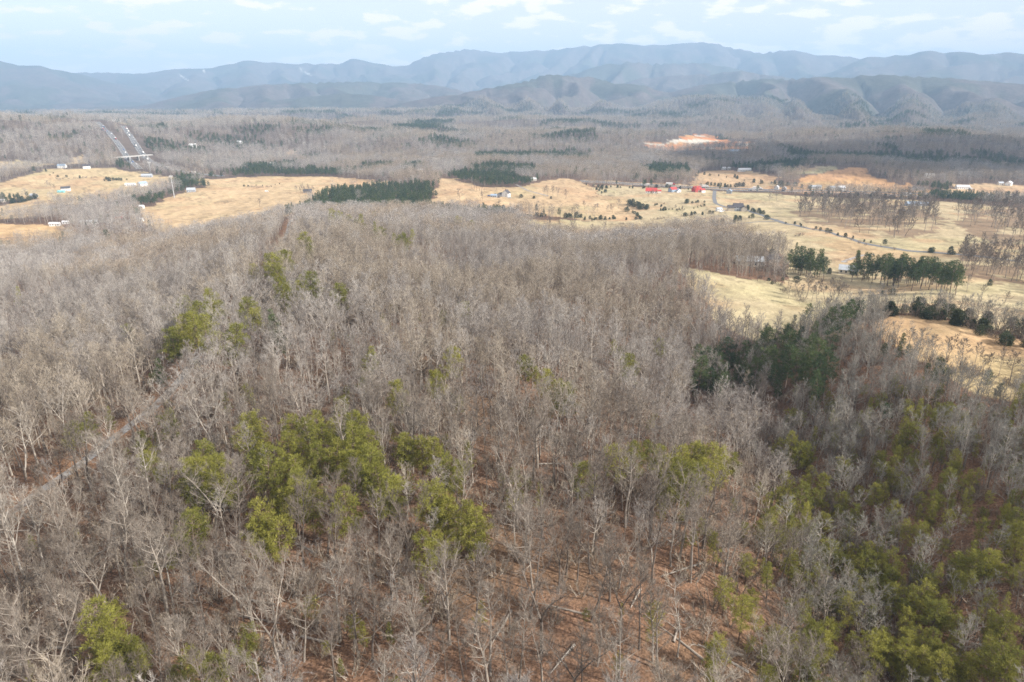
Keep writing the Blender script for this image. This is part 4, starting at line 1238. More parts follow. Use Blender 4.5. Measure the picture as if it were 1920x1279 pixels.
# single trees: place, height, foot of the trunk in the photo
SINGLE_TREES = [
    ("on the tan hillside left of the gabled house", 14, 760, [(862,377),(905,383),(931,356),(943,354),(1020,368),(1027,369),(1037,369),(1061,373),(1046,370)]),
    ("in the grey clump between field and plantation", 15, 900, [(884,352),(889,355),(894,357),(899,358),(903,360),(892,350),(908,361)]),
    ("in the hedge below the brown hillside", 12, 720, [(930,395),(942,400),(956,400),(1072,405),(1083,402),(1096,392),(1112,400),(1120,396),(1138,398),(1148,400),(1160,392)]),
    ("along the foot of the forest knoll", 13, 640, [(1010,425),(1030,430),(1050,432),(1075,434),(1110,438),(1130,440)]),
    ("beside the pond bank of the wide pasture", 12, 700, [(1268,402),(1278,405),(1266,398),(1442,380),(1456,376),(1490,380)]),
    ("in the brushy hollow of the sloping field", 11, 380, [(1478,560),(1490,555),(1500,563),(1512,558),(1522,565),(1534,552),(1546,562),(1556,556),(1566,566),(1578,560),(1586,568),(1498,572),(1530,572),(1560,574),(1515,550),(1572,550)]),
    ("below the stone house at the field edge", 10, 380, [(1420,528),(1434,530),(1448,534),(1460,530),(1470,526),(1440,524),(1466,536)]),
    ("standing free on the sloping field", 10, 330, [(1764,580),(1812,548),(1840,560),(1882,574),(1660,566)]),
    ("at the front edge of the hilltop field", 8, 200, [(1800,690),(1826,690),(1852,698),(1872,706),(1702,655),(1722,662),(1744,672),(1776,680),(1894,714),(1842,704)]),
    ("alone on the broad straw pasture", 14, 780, [(487,388)]),
    ("in the small clump on the straw pasture", 11, 850, [(556,362),(564,364),(572,365),(580,362),(588,359),(568,360),(578,358)]),
    ("among the houses on the left pasture", 11, 1200, [(96,355),(104,357),(88,352),(340,340),(352,342),(286,332)]),
    ("along the interstate verge", 12, 1000, [(1395,352),(1408,350),(1425,352),(1240,356),(1215,372),(1222,373),(1230,372),(1290,360),(1302,361),(1312,361)]),
]
for place, h, dm, pts in SINGLE_TREES:
    label_row([pasture_tree(*hit(px, py, 0, dm, 3000), h * rng.uniform(0.8, 1.2)) for px, py in pts], "bare tree", place)
n_far = 0

def cedar(x, y, h, fat=None):
    q = CEDARS[rng.integers(len(CEDARS))]
    return plant('cedar', x, y, q[0], q[1], h / 5.0, rng.uniform(0, 6.28), None, 'cedar', 'dark cedars along fences and field edges')
CEDAR_ROWS = [  # place, count, height range, dmin, line in the photo
    ("in the hedge under the brown hillside", 16, (3, 5), 720, [(1094,412),(1130,412),(1158,411)]),
    ("in the big clump under the brown hillside", 7, (5, 8.5), 720, [(1062,410),(1070,407),(1080,408),(1090,408)]),
    ("in the short hedge near the pale house", 6, (3.5, 5), 720, [(988,406),(1000,405),(1012,406),(1026,407)]),
    ("on the brown slope below the gabled house", 8, (3, 5.5), 760, [(915,395),(930,392),(946,391),(955,394)]),
    ("along the fence at the end of the brown hillside", 12, (3, 6), 720, [(1176,391),(1186,400),(1200,407),(1196,412),(1180,413),(1164,412)]),
    ("in the dark green clump above that fence", 12, (6, 9), 720, [(1178,388),(1184,384),(1192,390),(1200,391),(1208,394),(1216,392),(1188,392)]),
    ("along the thin hedge in the wide pasture", 7, (2.5, 4.5), 720, [(1236,396),(1246,394),(1258,394)]),
    ("beside the stream in the wide pasture", 6, (2, 3.5), 760, [(1232,389),(1237,386),(1242,382)]),
    ("in the row below the red roofed barns", 6, (4, 6), 760, [(1283,380),(1290,381),(1300,382),(1304,380),(1320,381)]),
    ("along the fence below the grey farmhouse", 9, (3.5, 5), 720, [(1284,407),(1291,405),(1302,403),(1308,402),(1318,401),(1328,401),(1340,400)]),
    ("in the row of small fence bushes west of the farmhouse", 11, (1.6, 2.6), 760, [(1262,396),(1290,392),(1310,389),(1324,386)]),
    ("beside the side road", 8, (4.5, 7.5), 680, [(1345,419),(1365,418),(1388,412),(1396,409),(1412,412),(1430,413),(1438,413)]),
    ("in the hedge right of the grey farmhouse", 10, (4, 6.5), 700, [(1396,392),(1408,395),(1418,398),(1428,401),(1434,403)]),
    ("spaced along the winding valley road", 14, (2.6, 4), 600, [(1486,419),(1496,423),(1552,436),(1590,446),(1610,453),(1634,456),(1648,458),(1662,462)]),
    ("beside the driveway end of the valley road", 6, (4, 7), 560, [(1716,472),(1729,472),(1782,477),(1792,475),(1800,480)]),
    ("in the dense row along the interstate bank", 30, (5, 8), 1000, [(1750,371),(1800,374),(1850,377),(1900,380),(1960,383)]),
    ("spaced along the interstate", 22, (4, 8), 1000, [(1500,366),(1560,369),(1610,370),(1660,372),(1700,373),(1740,374)]),
    ("between the interstate and the tan field", 16, (5, 8), 1100, [(1322,346),(1345,350),(1370,352),(1385,350),(1400,350)]),
    ("behind the interstate by the white houses", 12, (5, 9), 1100, [(1400,343),(1440,345),(1470,348),(1500,352),(1540,357),(1580,360)]),
    ("large and round by the farm sheds", 2, (12, 14), 1100, [(1459,350),(1466,351)]),
    ("on the small tan field by the round hill", 6, (4, 7), 1200, [(1308,328),(1321,328),(1336,330),(1371,335),(1390,336),(1380,333)]),
    ("along the bank below the interstate", 18, (3, 6), 1000, [(1120,351),(1160,353),(1200,353),(1240,352),(1280,355),(1300,358)]),
    ("along the edge of the tan hill field", 14, (3.5, 6.5), 850, [(1101,347),(1110,350),(1122,352),(1118,358),(1128,364),(1142,352)]),
    ("in the hedge behind the hilltop field", 30, (3.0, 5.6), 230, [(1646,596),(1680,592),(1720,594),(1760,600),(1800,612),(1840,625),(1880,640),(1930,655)]),
    ("dark in the gully beyond the hilltop hedge", 16, (4, 7), 300, [(1700,586),(1760,592),(1820,603),(1860,610),(1900,622),(1940,640)]),
    ("under the brush of the sloping field", 10, (2.5, 4.5), 360, [(1420,526),(1440,530),(1460,532),(1476,526),(1600,548),(1640,552),(1680,556)]),
    ("along the foot of the tall pine groves", 16, (3, 5), 400, [(1480,505),(1520,508),(1560,510),(1600,518),(1660,522),(1720,524),(1790,528),(1840,536)]),
    ("by the hollow near the stone house", 6, (3, 5), 430, [(1418,474),(1430,476),(1444,478),(1452,474)]),
    ("dark on the left pasture below the houses", 10, (4, 7), 1200, [(196,338),(205,340),(213,338),(222,338),(232,339),(239,338)]),
    ("in the dark hedge left of the rounded field", 12, (5, 9), 900, [(20,382),(40,380),(56,376),(66,372),(74,370)]),
    ("on the broad straw pasture", 8, (2.5, 4), 850, [(452,350),(470,350),(480,348),(500,350),(520,346),(530,346)]),
    ("around the white gabled house", 6, (3, 5), 800, [(992,371),(996,371),(1006,370),(1016,370),(1030,374),(900,364)]),
    ("along the left edge of the straw field", 9, (3, 6), 1200, [(50,325),(66,320),(80,318),(110,334),(120,333),(160,336)]),
]
for place, n, (h0, h1), dm, line in CEDAR_ROWS:
    L = np.array([hit(a, b, 0, dm, 3000) for a, b in line]); row = []
    seg = np.concatenate([[0], np.cumsum(np.hypot(*np.diff(L, axis=0).T))])
    for i in range(n):
        t = seg[-1] * (i + rng.uniform(0.1, 0.9)) / n
        x, y = np.interp(t, seg, L[:, 0]), np.interp(t, seg, L[:, 1])
        row.append(cedar(x + rng.normal(0, 2.8), y + rng.normal(0, 2.8), rng.uniform(h0, h1) * rng.uniform(0.6, 1.25)))
    label_row(row, "dark cedar", place)
SHRUBS = [
    ("in the long patch on the left pasture", 14, 1200, [(102,337),(130,336),(160,334),(178,333)]),
    ("in the oval patch on the straw pasture", 12, 850, [(466,351),(480,352),(495,352),(506,351)]),
    ("in the brown hedge above the forest rim", 14, 720, [(890,398),(905,395),(920,398),(940,402)]),
    ("beside the sloping field's brush", 16, 360, [(1410,520),(1450,528),(1490,560),(1530,568),(1580,570),(1600,575)]),
    ("in the hedge behind the hilltop field", 12, 230, [(1640,598),(1700,592),(1760,600),(1840,625),(1930,655)]),
    ("in the gully of the sloping field", 9, 300, [(1680,590),(1760,590),(1820,600),(1860,606),(1900,615)]),
    ("by the pond bank of the wide pasture", 8, 700, [(1230,412),(1240,411),(1252,410)]),
    ("at the front edge of the hilltop field", 14, 190, [(1740,680),(1780,688),(1820,700),(1860,716),(1900,726)]),
    ("along the fence line beside the valley road", 12, 600, [(1500,428),(1560,441),(1620,460),(1680,470)]),
    ("in the hollow of the straw field by the farmhouse", 4, 640, [(1490,443),(1496,442),(1500,441)]),
    ("among the scrub west of the gravel track", 14, 100, [(120,860),(160,830),(200,800),(240,770)]),
]
for place, n, dm, line in SHRUBS:
    L = np.array([hit(a, b, 0, dm, 3000) for a, b in line]); row = []
    seg = np.concatenate([[0], np.cumsum(np.hypot(*np.diff(L, axis=0).T))])
    for i in range(n):
        t = seg[-1] * (i + rng.uniform(0, 1)) / n
        q = BRUSH[rng.integers(3)]
        row.append(plant('shrub', np.interp(t, seg, L[:, 0]) + rng.normal(0, 2), np.interp(t, seg, L[:, 1]) + rng.normal(0, 2), q[0], q[1], rng.uniform(0.7, 1.4), rng.uniform(0, 6.28), None, 'shrub', 'leafless shrubs on the pastures'))
    label_row(row, "brown leafless shrub", place)

# ------------------------------------------------------------------ houses, barns and sheds
def box(V, F, x0, x1, y0, y1, z0, z1):
    s = len(V)
    V += [(x0, y0, z0), (x1, y0, z0), (x1, y1, z0), (x0, y1, z0), (x0, y0, z1), (x1, y0, z1), (x1, y1, z1), (x0, y1, z1)]
    F += [tuple(s + k for k in q) for q in ((3, 2, 1, 0), (4, 5, 6, 7), (0, 1, 5, 4), (1, 2, 6, 5), (2, 3, 7, 6), (3, 0, 4, 7))]
def bmesh_of(name, boxes, mat, parent):
    V, F = [], []
    for b in boxes: box(V, F, *b)
    return link(name, mesh_from(name, V, F, mat), parent)
def gable(parent, L, W, H, rise, wall_mat, roof_mat, x0=0.0, y0=0.0, rot=0.0, over=0.45, chimney=False):
    """walls with gable ends and a two-sided roof of real thickness; ridge along local x"""
    c, s = cos(rot), sin(rot)
    T = lambda p: (x0 + p[0] * c - p[1] * s, y0 + p[0] * s + p[1] * c, p[2])
    a, b = L / 2, W / 2
    V = [(-a, -b, -1), (a, -b, -1), (a, b, -1), (-a, b, -1), (-a, -b, H), (a, -b, H), (a, b, H), (-a, b, H), (-a, 0, H + rise), (a, 0, H + rise)]
    F = [(0, 1, 5, 4), (2, 3, 7, 6), (1, 2, 6, 9, 5), (3, 0, 4, 8, 7)]
    wall = link('wall', mesh_from('wall', [T(p) for p in V], F, wall_mat), parent)
    e = over; th = 0.22; k = rise / b
    R = []; Fr = []
    for sg in (-1, 1):
        i = len(R)
        R += [(-a - e, sg * (b + e), H - e * k + 0.06), (a + e, sg * (b + e), H - e * k + 0.06), (a + e, 0, H + rise + 0.06), (-a - e, 0, H + rise + 0.06)]
        R += [(p[0], p[1], p[2] + th) for p in R[i:i + 4]]
        Fr += [tuple(i + q for q in f) for f in ((0, 1, 2, 3), (7, 6, 5, 4), (0, 4, 5, 1), (1, 5, 6, 2), (2, 6, 7, 3), (3, 7, 4, 0))]
    roof = link('roof', mesh_from('roof', [T(p) for p in R], Fr, roof_mat), parent)
    if chimney:
        V2, F2 = [], []; box(V2, F2, a * 0.3, a * 0.3 + 0.9, b * 0.2, b * 0.2 + 0.9, H, H + rise + 1.4)
        link('chimney', mesh_from('chimney', [T(p) for p in V2], F2, M_BRICK), roof)
    return T
def openings(parent, T, L, W, H, n, storeys=1, doors=1, big=False):
    """windows and doors set a little proud of both long walls and the gable ends"""
    a, b = L / 2, W / 2
    def put(nm, x, y, z, w, h, side, mat):
        V, F = [], []
        if side in 'ns': box(V, F, x - w / 2, x + w / 2, y - 0.06, y + 0.06, z, z + h)
        else: box(V, F, x - 0.06, x + 0.06, y - w / 2, y + w / 2, z, z + h)
        o = link(nm, mesh_from(nm, [T(p) for p in V], F, mat), parent)
        if nm == 'window':
            V, F = [], []
            for q in ((-w / 2 - .1, -w / 2), (w / 2, w / 2 + .1)):
                if side in 'ns': box(V, F, x + q[0], x + q[1], y - 0.1, y + 0.1, z - .1, z + h + .1)
                else: box(V, F, x - 0.1, x + 0.1, y + q[0], y + q[1], z - .1, z + h + .1)
            link('frame', mesh_from('frame', [T(p) for p in V], F, M_WHITE), o)
    for st in range(storeys):
        z = 0.9 + st * 2.9
        for i in range(n):
            x = -a + L * (i + 0.5) / n
            for sd, y in (('s', -b), ('n', b)):
                if st == 0 and i == n // 2 and sd == 's' and doors: put('door', x, y, 0.0, 3.2 if big else 1.0, 3.0 if big else 2.1, sd, M_WOOD)
                elif n < 9 and not (big and st): put('window', x, y, z, 1.1, 1.3, sd, M_GLASS)
        for sd, x in (('e', a), ('w', -a)): put('window', x, -W * 0.2, z, 1.0, 1.3, sd, M_GLASS)
def site(name, px, py, label, cat, rot=0.0, dmin=500, group=None):
    x, y = hit(px, py, 0, dmin, 6000)
    e = bpy.data.objects.new(name, None); COL.objects.link(e)
    e.location = (x, y, float(ground(x, y)) + 0.1); e.rotation_euler = (0, 0, rot)
    return tag(e, label, cat, group)
G_H = 'farmhouses and houses of the valley'; G_B = 'barns and long farm buildings'; G_S = 'sheds and trailers'
def house(px, py, L, W, H, wall, roof, label, rot=0.0, dmin=900, storeys=1, n=4, chimney=False, name='house', cat='house', group=G_H, big=False, rise=None, wings=()):
    e = site(name, px, py, label, cat, rot, dmin, group)
    T = gable(e, L, W, H, rise or W * 0.32, wall, roof, chimney=chimney)
    openings(e, T, L, W, H, n, storeys, 1, big)
    for (l2, w2, h2, dx, dy, r2, wm, rm) in wings: gable(e, l2, w2, h2, w2 * 0.34, wm, rm, dx, dy, r2)
    return e
# centre and right pastures
house(949, 369, 9.5, 10, 5.6, M_WHITE, M_DROOF, "white gabled house with a dark roof on the tan hillside", radians(65), 800, 2, 3, True, rise=4.4,
      wings=[(9, 7, 3.2, -1.5, 9.0, 0.0, M_GREYW, M_DROOF)])
house(926, 370, 9, 5, 2.6, M_GREYW, M_BROOF, "low blue grey shed left of the white gabled house", radians(-8), 800, 1, 3, name='shed', cat='shed', group=G_S)
house(978, 422, 12, 9, 5.5, M_GREYW, M_GROOF, "pale grey house half hidden at the forest rim", radians(70), 640, 2, 3, True)
house(984, 447, 6, 3, 2.4, M_WHITE, M_WROOF, "small white trailer at the forest rim below the pale house", radians(10), 600, 1, 2, name='trailer', cat='trailer', group=G_S)
house(1221, 362, 17, 10, 3.4, M_WHITE, M_RROOF, "long white barn with a bright red roof", radians(-10), 850, 1, 5, name='barn', cat='barn', group=G_B, big=True, rise=4.2, wings=[(5, 5, 2.6, 12.5, 5, 0, M_WHITE, M_RROOF)])
house(1261, 360, 11, 9, 4.2, M_BROOF, M_RROOF, "blue grey house with a red roof between the two red barns", radians(28), 850, 1, 3, wings=[(7, 6, 3, 6.5, -5.5, radians(90), M_WHITE, M_BROOF)])
house(1306, 360, 13, 10, 4.2, M_RROOF, M_RROOF, "red walled barn with a tall red roof", radians(24), 850, 1, 3, name='barn', cat='barn', group=G_B, big=True, rise=4.8, wings=[(7, 6, 3, 7.5, -5, 0, M_WHITE, M_RROOF)])
house(1367, 363, 9, 8, 3.8, M_GREYW, M_BROOF, "grey house beside the crossroads by the interstate", radians(70), 900, 1, 3, True)
house(1383, 395, 12, 10, 5.2, M_GREYW, M_DROOF, "large grey farmhouse with dark gabled roofs and stone walls", radians(-6), 760, 2, 4, True, rise=4.2,
      wings=[(8, 8, 4.4, -9.5, -2, 0, M_STONE, M_DROOF), (8, 7, 4.6, 6.5, -4.2, radians(90), M_STONE, M_DROOF)])
house(1348, 396, 7, 5, 2.8, M_WHITE, M_GROOF, "small white garage beside the grey farmhouse", radians(15), 760, 1, 2, name='garage', cat='garage', group=G_S)
house(1396, 321, 26, 8, 3.0, M_WHITE, M_WROOF, "long white building under the round wooded hill", radians(8), 1300, 1, 8, name='barn', cat='barn', group=G_B)
house(1357, 318, 7, 6, 3, M_WHITE, M_WROOF, "white cottage at the edge of the round wooded hill", 0.2, 1300, 1, 3)
house(1367, 318, 6, 5, 3, M_CREAM, M_WROOF, "cream cottage right of the white cottage under the hill", -0.1, 1300, 1, 3)
house(1219, 316, 16, 9, 3.6, M_WHITE, M_BROOF, "pale blue roofed house among the dark pines", 0.15, 1300, 1, 4)
house(1456, 355, 9, 7, 3.4, M_WHITE, M_WROOF, "white house under the big round cedars", radians(60), 1050, 1, 3)
house(1470, 357, 9, 7, 3.4, M_GREYW, M_GROOF, "grey house right of the big round cedars", radians(65), 1050, 1, 3)
house(1528, 354, 18, 8, 3, M_WHITE, M_GROOF, "long white house behind the interstate", radians(-4), 1100, 1, 6)
house(1560, 356, 10, 8, 3.4, M_CREAM, M_GROOF, "cream house in the row behind the interstate", 0.1, 1100, 1, 3)
house(1577, 358, 11, 8, 5.6, M_WHITE, M_WROOF, "two storey white house ending the row behind the interstate", -0.15, 1100, 2, 3, True)
house(1700, 367, 9, 6, 3, M_WHITE, M_GROOF, "small white house right on the interstate verge", 0.0, 1050, 1, 3)
house(1721, 357, 16, 8, 3.2, M_GREYW, M_DROOF, "low grey house below the wooded knoll", radians(-12), 1150, 1, 4)
house(1742, 333, 14, 9, 4.4, M_WHITE, M_WROOF, "white house high in the wooded knoll", radians(-10), 1250, 1, 4, True)
house(1804, 354, 20, 8, 3.2, M_WHITE, M_WROOF, "long white house at the foot of the shaded woods", radians(-3), 1200, 1, 6)
house(1891, 348, 10, 8, 4.2, M_WHITE, M_WROOF, "white farmhouse in front of the shaded woods", radians(40), 1250, 1, 3)
house(1875, 347, 8, 6, 3.2, M_CREAM, M_GROOF, "cream shed left of the white farmhouse by the shaded woods", 0.0, 1250, 1, 2, name='shed', cat='shed', group=G_S)
house(1718, 386, 27, 8, 2.8, M_GREYW, M_BROOF, "long pale blue roofed farm building behind the pasture grove", radians(-2), 760, 1, 9, name='barn', cat='barn', group=G_B)
house(1839, 371, 22, 8, 2.8, M_WHITE, M_BROOF, "left one of two long pale poultry houses", radians(-3), 950, 1, 9, name='barn', cat='barn', group=G_B)
house(1860, 373, 20, 8, 2.8, M_WHITE, M_BROOF, "right one of two long pale poultry houses", radians(-3), 950, 1, 9, name='barn', cat='barn', group=G_B)
house(1404, 497, 19, 8.5, 3.6, M_STONE, M_GROOF, "stone house with a long grey roof among bare trees", radians(-8), 430, 1, 5, True, wings=[])
house(1446, 491, 10, 7, 3, M_WOOD, M_DROOF, "dark weathered shed right of the stone house", radians(20), 430, 1, 2, name='shed', cat='shed', group=G_S)
house(1590, 512, 12, 8, 2.8, M_CREAM, M_GROOF, "low cream house between the two pine groves", radians(-25), 440, 1, 4)
# left pastures
house(124, 358, 13, 9, 4.2, M_WHITE, M_DROOF, "white farmhouse with a dark roof on the left pasture", radians(25), 1200, 1, 4, True)
house(115, 361, 10, 5, 1.6, M_TEAL, M_TEAL, "low teal roofed pool house beside the white farmhouse", radians(5), 1200, 1, 2, name='shed', cat='shed', group=G_S)
house(245, 349, 17, 6, 3, M_WHITE, M_WROOF, "long white trailer left of the grey roofed barn house", radians(5), 1150, 1, 5, name='trailer', cat='trailer', group=G_S)
house(268, 349, 13, 10, 4.4, M_WHITE, M_BROOF, "white barn with a blue grey roof at the pasture edge", radians(55), 1150, 1, 3, name='barn', cat='barn', group=G_B)
house(276, 332, 19, 8, 3, M_GREYW, M_GROOF, "low open grey shed on the rise above the trailer", radians(8), 1250, 1, 5, name='shed', cat='shed', group=G_S)
house(117, 315, 14, 9, 4, M_WHITE, M_BROOF, "white house with a blue grey roof under the wooded hill", radians(10), 1500, 1, 4)
house(163, 316, 13, 9, 4.2, M_WHITE, M_DROOF, "white house with a dark roof under the wooded hill", radians(30), 1500, 1, 4)
house(64, 370, 11, 7, 3.2, M_WHITE, M_GROOF, "white shed behind the dark hedge", radians(-20), 1050, 1, 3, name='shed', cat='shed', group=G_S)
house(3, 379, 12, 8, 3, M_CREAM, M_WROOF, "pale roofed house at the end of the dark hedge", radians(10), 1050, 1, 3)
house(104, 424, 12, 4.5, 2.8, M_WHITE, M_WROOF, "short white trailer among the bare trees", radians(5), 800, 1, 4, name='trailer', cat='trailer', group=G_S)
house(124, 420, 7, 4, 2.6, M_WHITE, M_WROOF, "small white shed right of the short trailer", 0.1, 800, 1, 2, name='shed', cat='shed', group=G_S)
house(169, 420, 19, 5, 3, M_WHITE, M_WROOF, "long white mobile home among the bare trees", radians(10), 800, 1, 6, name='trailer', cat='trailer', group=G_S)
house(224, 409, 8, 6, 3.4, M_RROOF, M_DROOF, "dark red shed hidden in the bare trees", 0.2, 820, 1, 2, name='shed', cat='shed', group=G_S)
house(262, 415, 9, 4.5, 2.6, M_WHITE, M_WROOF, "white camper shed right of the dark red shed", -0.1, 820, 1, 3, name='shed', cat='shed', group=G_S)
house(266, 391, 6, 5, 3, M_WHITE, M_WROOF, "small white shed at the lip of the straw pasture", 0.0, 880, 1, 2, name='shed', cat='shed', group=G_S)
house(359, 360, 13, 9, 3.6, M_GREYW, M_GROOF, "grey house at the near edge of the straw pasture", radians(15), 950, 1, 4)
house(577, 362, 13, 8, 3.2, M_WOOD, M_DROOF, "dark shed behind the clump on the straw pasture", radians(10), 900, 1, 3, name='shed', cat='shed', group=G_S)
# far woods
house(220, 228, 34, 12, 6, M_WHITE, M_WROOF, "long white building in the hilltop clearing above the highway", radians(4), 2700, 1, 9, name='barn', cat='barn', group=G_B)
house(98, 184, 40, 20, 8, M_WHITE, M_WROOF, "tiny white building far out in the hazy plain", 0.0, 3600, 1, 9, name='barn', cat='barn', group=G_B)
house(362, 276, 16, 10, 5, M_WHITE, M_WROOF, "white house in the dark green woods right of the highway", 0.3, 1900, 1, 4)
house(450, 270, 12, 9, 4, M_WHITE, M_WROOF, "small white house deep in the middle woods", 0.0, 1900, 1, 3)
house(513, 311, 13, 9, 5, M_WHITE, M_WROOF, "white house below the small orange clearing", 0.2, 1500, 1, 3)
house(712, 314, 15, 9, 4, M_WHITE, M_WROOF, "left white house in the woods beyond the straw pasture", 0.1, 1400, 1, 4)
house(720, 311, 11, 8, 5, M_CREAM, M_WROOF, "right cream house in the woods beyond the straw pasture", -0.2, 1400, 1, 3)
house(788, 323, 8, 7, 4, M_CREAM, M_WROOF, "cream house at the grey tongue of woods", 0.0, 1200, 1, 3)
house(1376, 288, 26, 12, 5, M_GREYW, M_BROOF, "blue grey plant building under the quarry", 0.1, 1700, 1, 9, name='barn', cat='barn', group=G_B)
house(1000, 339, 10, 7, 3.4, M_CREAM, M_WROOF, "cream house behind the pine plantation", 0.3, 1150, 1, 3)

# ------------------------------------------------------------------ traffic
def vehicle_parts(kind, L, W, H):
    """side profile pushed through the width, glass, and four wheels"""
    if kind == 'car':
        prof = [(-L/2, .35), (-L/2, .85), (-L*.46, 1.0), (-L*.30, H), (L*.12, H), (L*.26, 1.02), (L*.47, .88), (L/2, .7), (L/2, .35)]
    elif kind == 'van':
        prof = [(-L/2, .4), (-L/2, H), (L*.30, H), (L*.42, 1.25), (L/2, 1.05), (L/2, .4)]
    else:
        prof = [(-L/2, .5), (-L/2, H), (L*.5, H), (L*.5, .5)]
    n = len(prof)
    V = [(x, s * W / 2, z) for s in (-1, 1) for x, z in prof]
    F = [tuple(range(n))[::1], tuple(range(2 * n - 1, n - 1, -1))] + [(i, i + n, (i + 1) % n + n, (i + 1) % n) for i in range(n)]
    return V, [tuple(f) for f in F]
VM = {}
def vehicle(x, y, ang, kind, colour, label, group):
    e = bpy.data.objects.new({'car': 'car', 'van': 'van', 'truck': 'truck'}[kind], None); COL.objects.link(e)
    e.location = (x, y, float(ground(x, y)) + 0.62); e.rotation_euler = (0, 0, ang)
    tag(e, label, {'car': 'car', 'van': 'van', 'truck': 'truck'}[kind], group)
    key = (kind, colour)
    if key not in VM:
        out = []
        if kind == 'truck':
            V, F = [], []; box(V, F, -8, 3.4, -1.28, 1.28, 1.1, 4.0); out.append(('trailer', mesh_from('trailer', V, F, M_WHITE)))
            V, F = [], []; box(V, F, 3.9, 6.2, -1.2, 1.2, .7, 3.3); box(V, F, 6.202, 7.6, -1.1, 1.1, .7, 2.1); out.append(('cab', mesh_from('cab', V, F, M_CAR[colour])))
            V, F = [], []; box(V, F, 6.15, 6.26, -1.0, 1.0, 2.15, 3.0); out.append(('windscreen', mesh_from('windscreen', V, F, M_GLASS)))
            wx = (-7, -5.8, 3.0, 4.4, 6.9); ww, wr = 1.15, .52
        else:
            L, W, H = (4.6, 1.8, 1.5) if kind == 'car' else (5.4, 2.0, 2.2)
            V, F = vehicle_parts(kind, L, W, H); out.append(('body', mesh_from('body', V, F, M_CAR[colour])))
            V, F = [], []
            if kind == 'car': box(V, F, -L * .27, L * .10, -W / 2 - .02, W / 2 + .02, 1.02, H - .08)
            else: box(V, F, L * .05, L * .3, -W / 2 - .02, W / 2 + .02, 1.3, H - .15)
            out.append(('window', mesh_from('window', V, F, M_GLASS)))
            wx = (-L * .3, L * .31); ww, wr = W / 2 - .1, .34
        V, F = [], []
        for k in range(12): V += [(wr * cos(k * pi / 6), -.12, wr * sin(k * pi / 6)), (wr * cos(k * pi / 6), .12, wr * sin(k * pi / 6))]
        F = [(2 * k, 2 * ((k + 1) % 12), 2 * ((k + 1) % 12) + 1, 2 * k + 1) for k in range(12)] + [tuple(2 * k for k in range(11, -1, -1)), tuple(2 * k + 1 for k in range(12))]
        VM[key] = (out, mesh_from('wheel', V, F, M_TYRE), wx, ww, wr)
    out, wm, wx, ww, wr = VM[key]
    for nm, me in out: link(nm, me, e)
    for xx in wx:
        for s in (-1, 1): link('wheel', wm, e, (xx, s * ww, wr))
    return e
cols = ['white', 'silver', 'black', 'grey', 'blue', 'red']
def along(key, n, off, rev, place, seed):
    line, nrm = ROADLINE[key]; rr = np.random.default_rng(seed); ob = []
    for i in range(n):
        k = int((i + rr.uniform(0.15, 0.85)) / n * (len(line) - 2))
        o = off * (1 if rr.random() < 0.5 else -1)
        x, y = line[k] + nrm[k] * o
        d = line[k + 1] - line[k]; ang = math.atan2(d[1], d[0]) + (pi if rev else 0)
        kind = ['car', 'car', 'van', 'truck', 'truck'][rr.integers(5)]; c = cols[rr.integers(6)] if kind != 'truck' else ['white', 'blue', 'red', 'white'][rr.integers(4)]
        v_ = vehicle(x, y, ang, kind, c, None, 'traffic on the highways')
        ob.append((v_, kind, c, k))
    seen = {}
    for v_, kind, c, k in sorted(ob, key=lambda t: t[3]):
        w = (c + ' ' + kind) if kind != 'truck' else f"semi truck with a {c} cab"
        seen.setdefault(w, []).append(v_)
    for w, vs in seen.items():
        for i, v_ in enumerate(vs): v_['label'] = f"{w} on the {place}" + (f", {ordinal(i)} up" if len(vs) > 1 else "")
along('highway_west', 20, 2.6, True, "straight carriageway by the wooded hill", 901)
along('highway_east', 22, 2.6, False, "curving carriageway past the overpass", 902)
along('interstate_south', 9, 2.4, False, "nearer interstate carriageway", 903)
along('interstate_north', 8, 2.4, True, "farther interstate carriageway", 904)
for px, py, c, k, ang, lab in [(935, 371, 'black', 'car', 0.2, "black car parked left of the white gabled house"), (955, 372, 'silver', 'van', 0.0, "silver van parked before the white gabled house"), (917, 368, 'blue', 'car', 0.1, "blue car parked by the blue grey shed"),
        (1352, 398, 'white', 'van', 0.3, "white van parked beside the grey farmhouse"), (1356, 396, 'silver', 'car', 0.2, "silver car parked beside the grey farmhouse"), (1430, 498, 'white', 'car', 0.5, "white car parked by the stone house"),
        (1272, 362, 'white', 'van', 0.1, "white van parked by the blue grey house"), (222, 402, 'red', 'van', 0.1, "red van half hidden in the bare trees"), (1820, 355, 'white', 'van', 0.0, "white van by the long white house"), (500, 360, 'white', 'van', 0.1, "white van by the clump on the straw pasture")]:
    x, y = hit(px, py, 0, 420, 3000)
    vehicle(x, y, ang, k, c, lab, 'cars parked at the houses').location.z -= 0.55

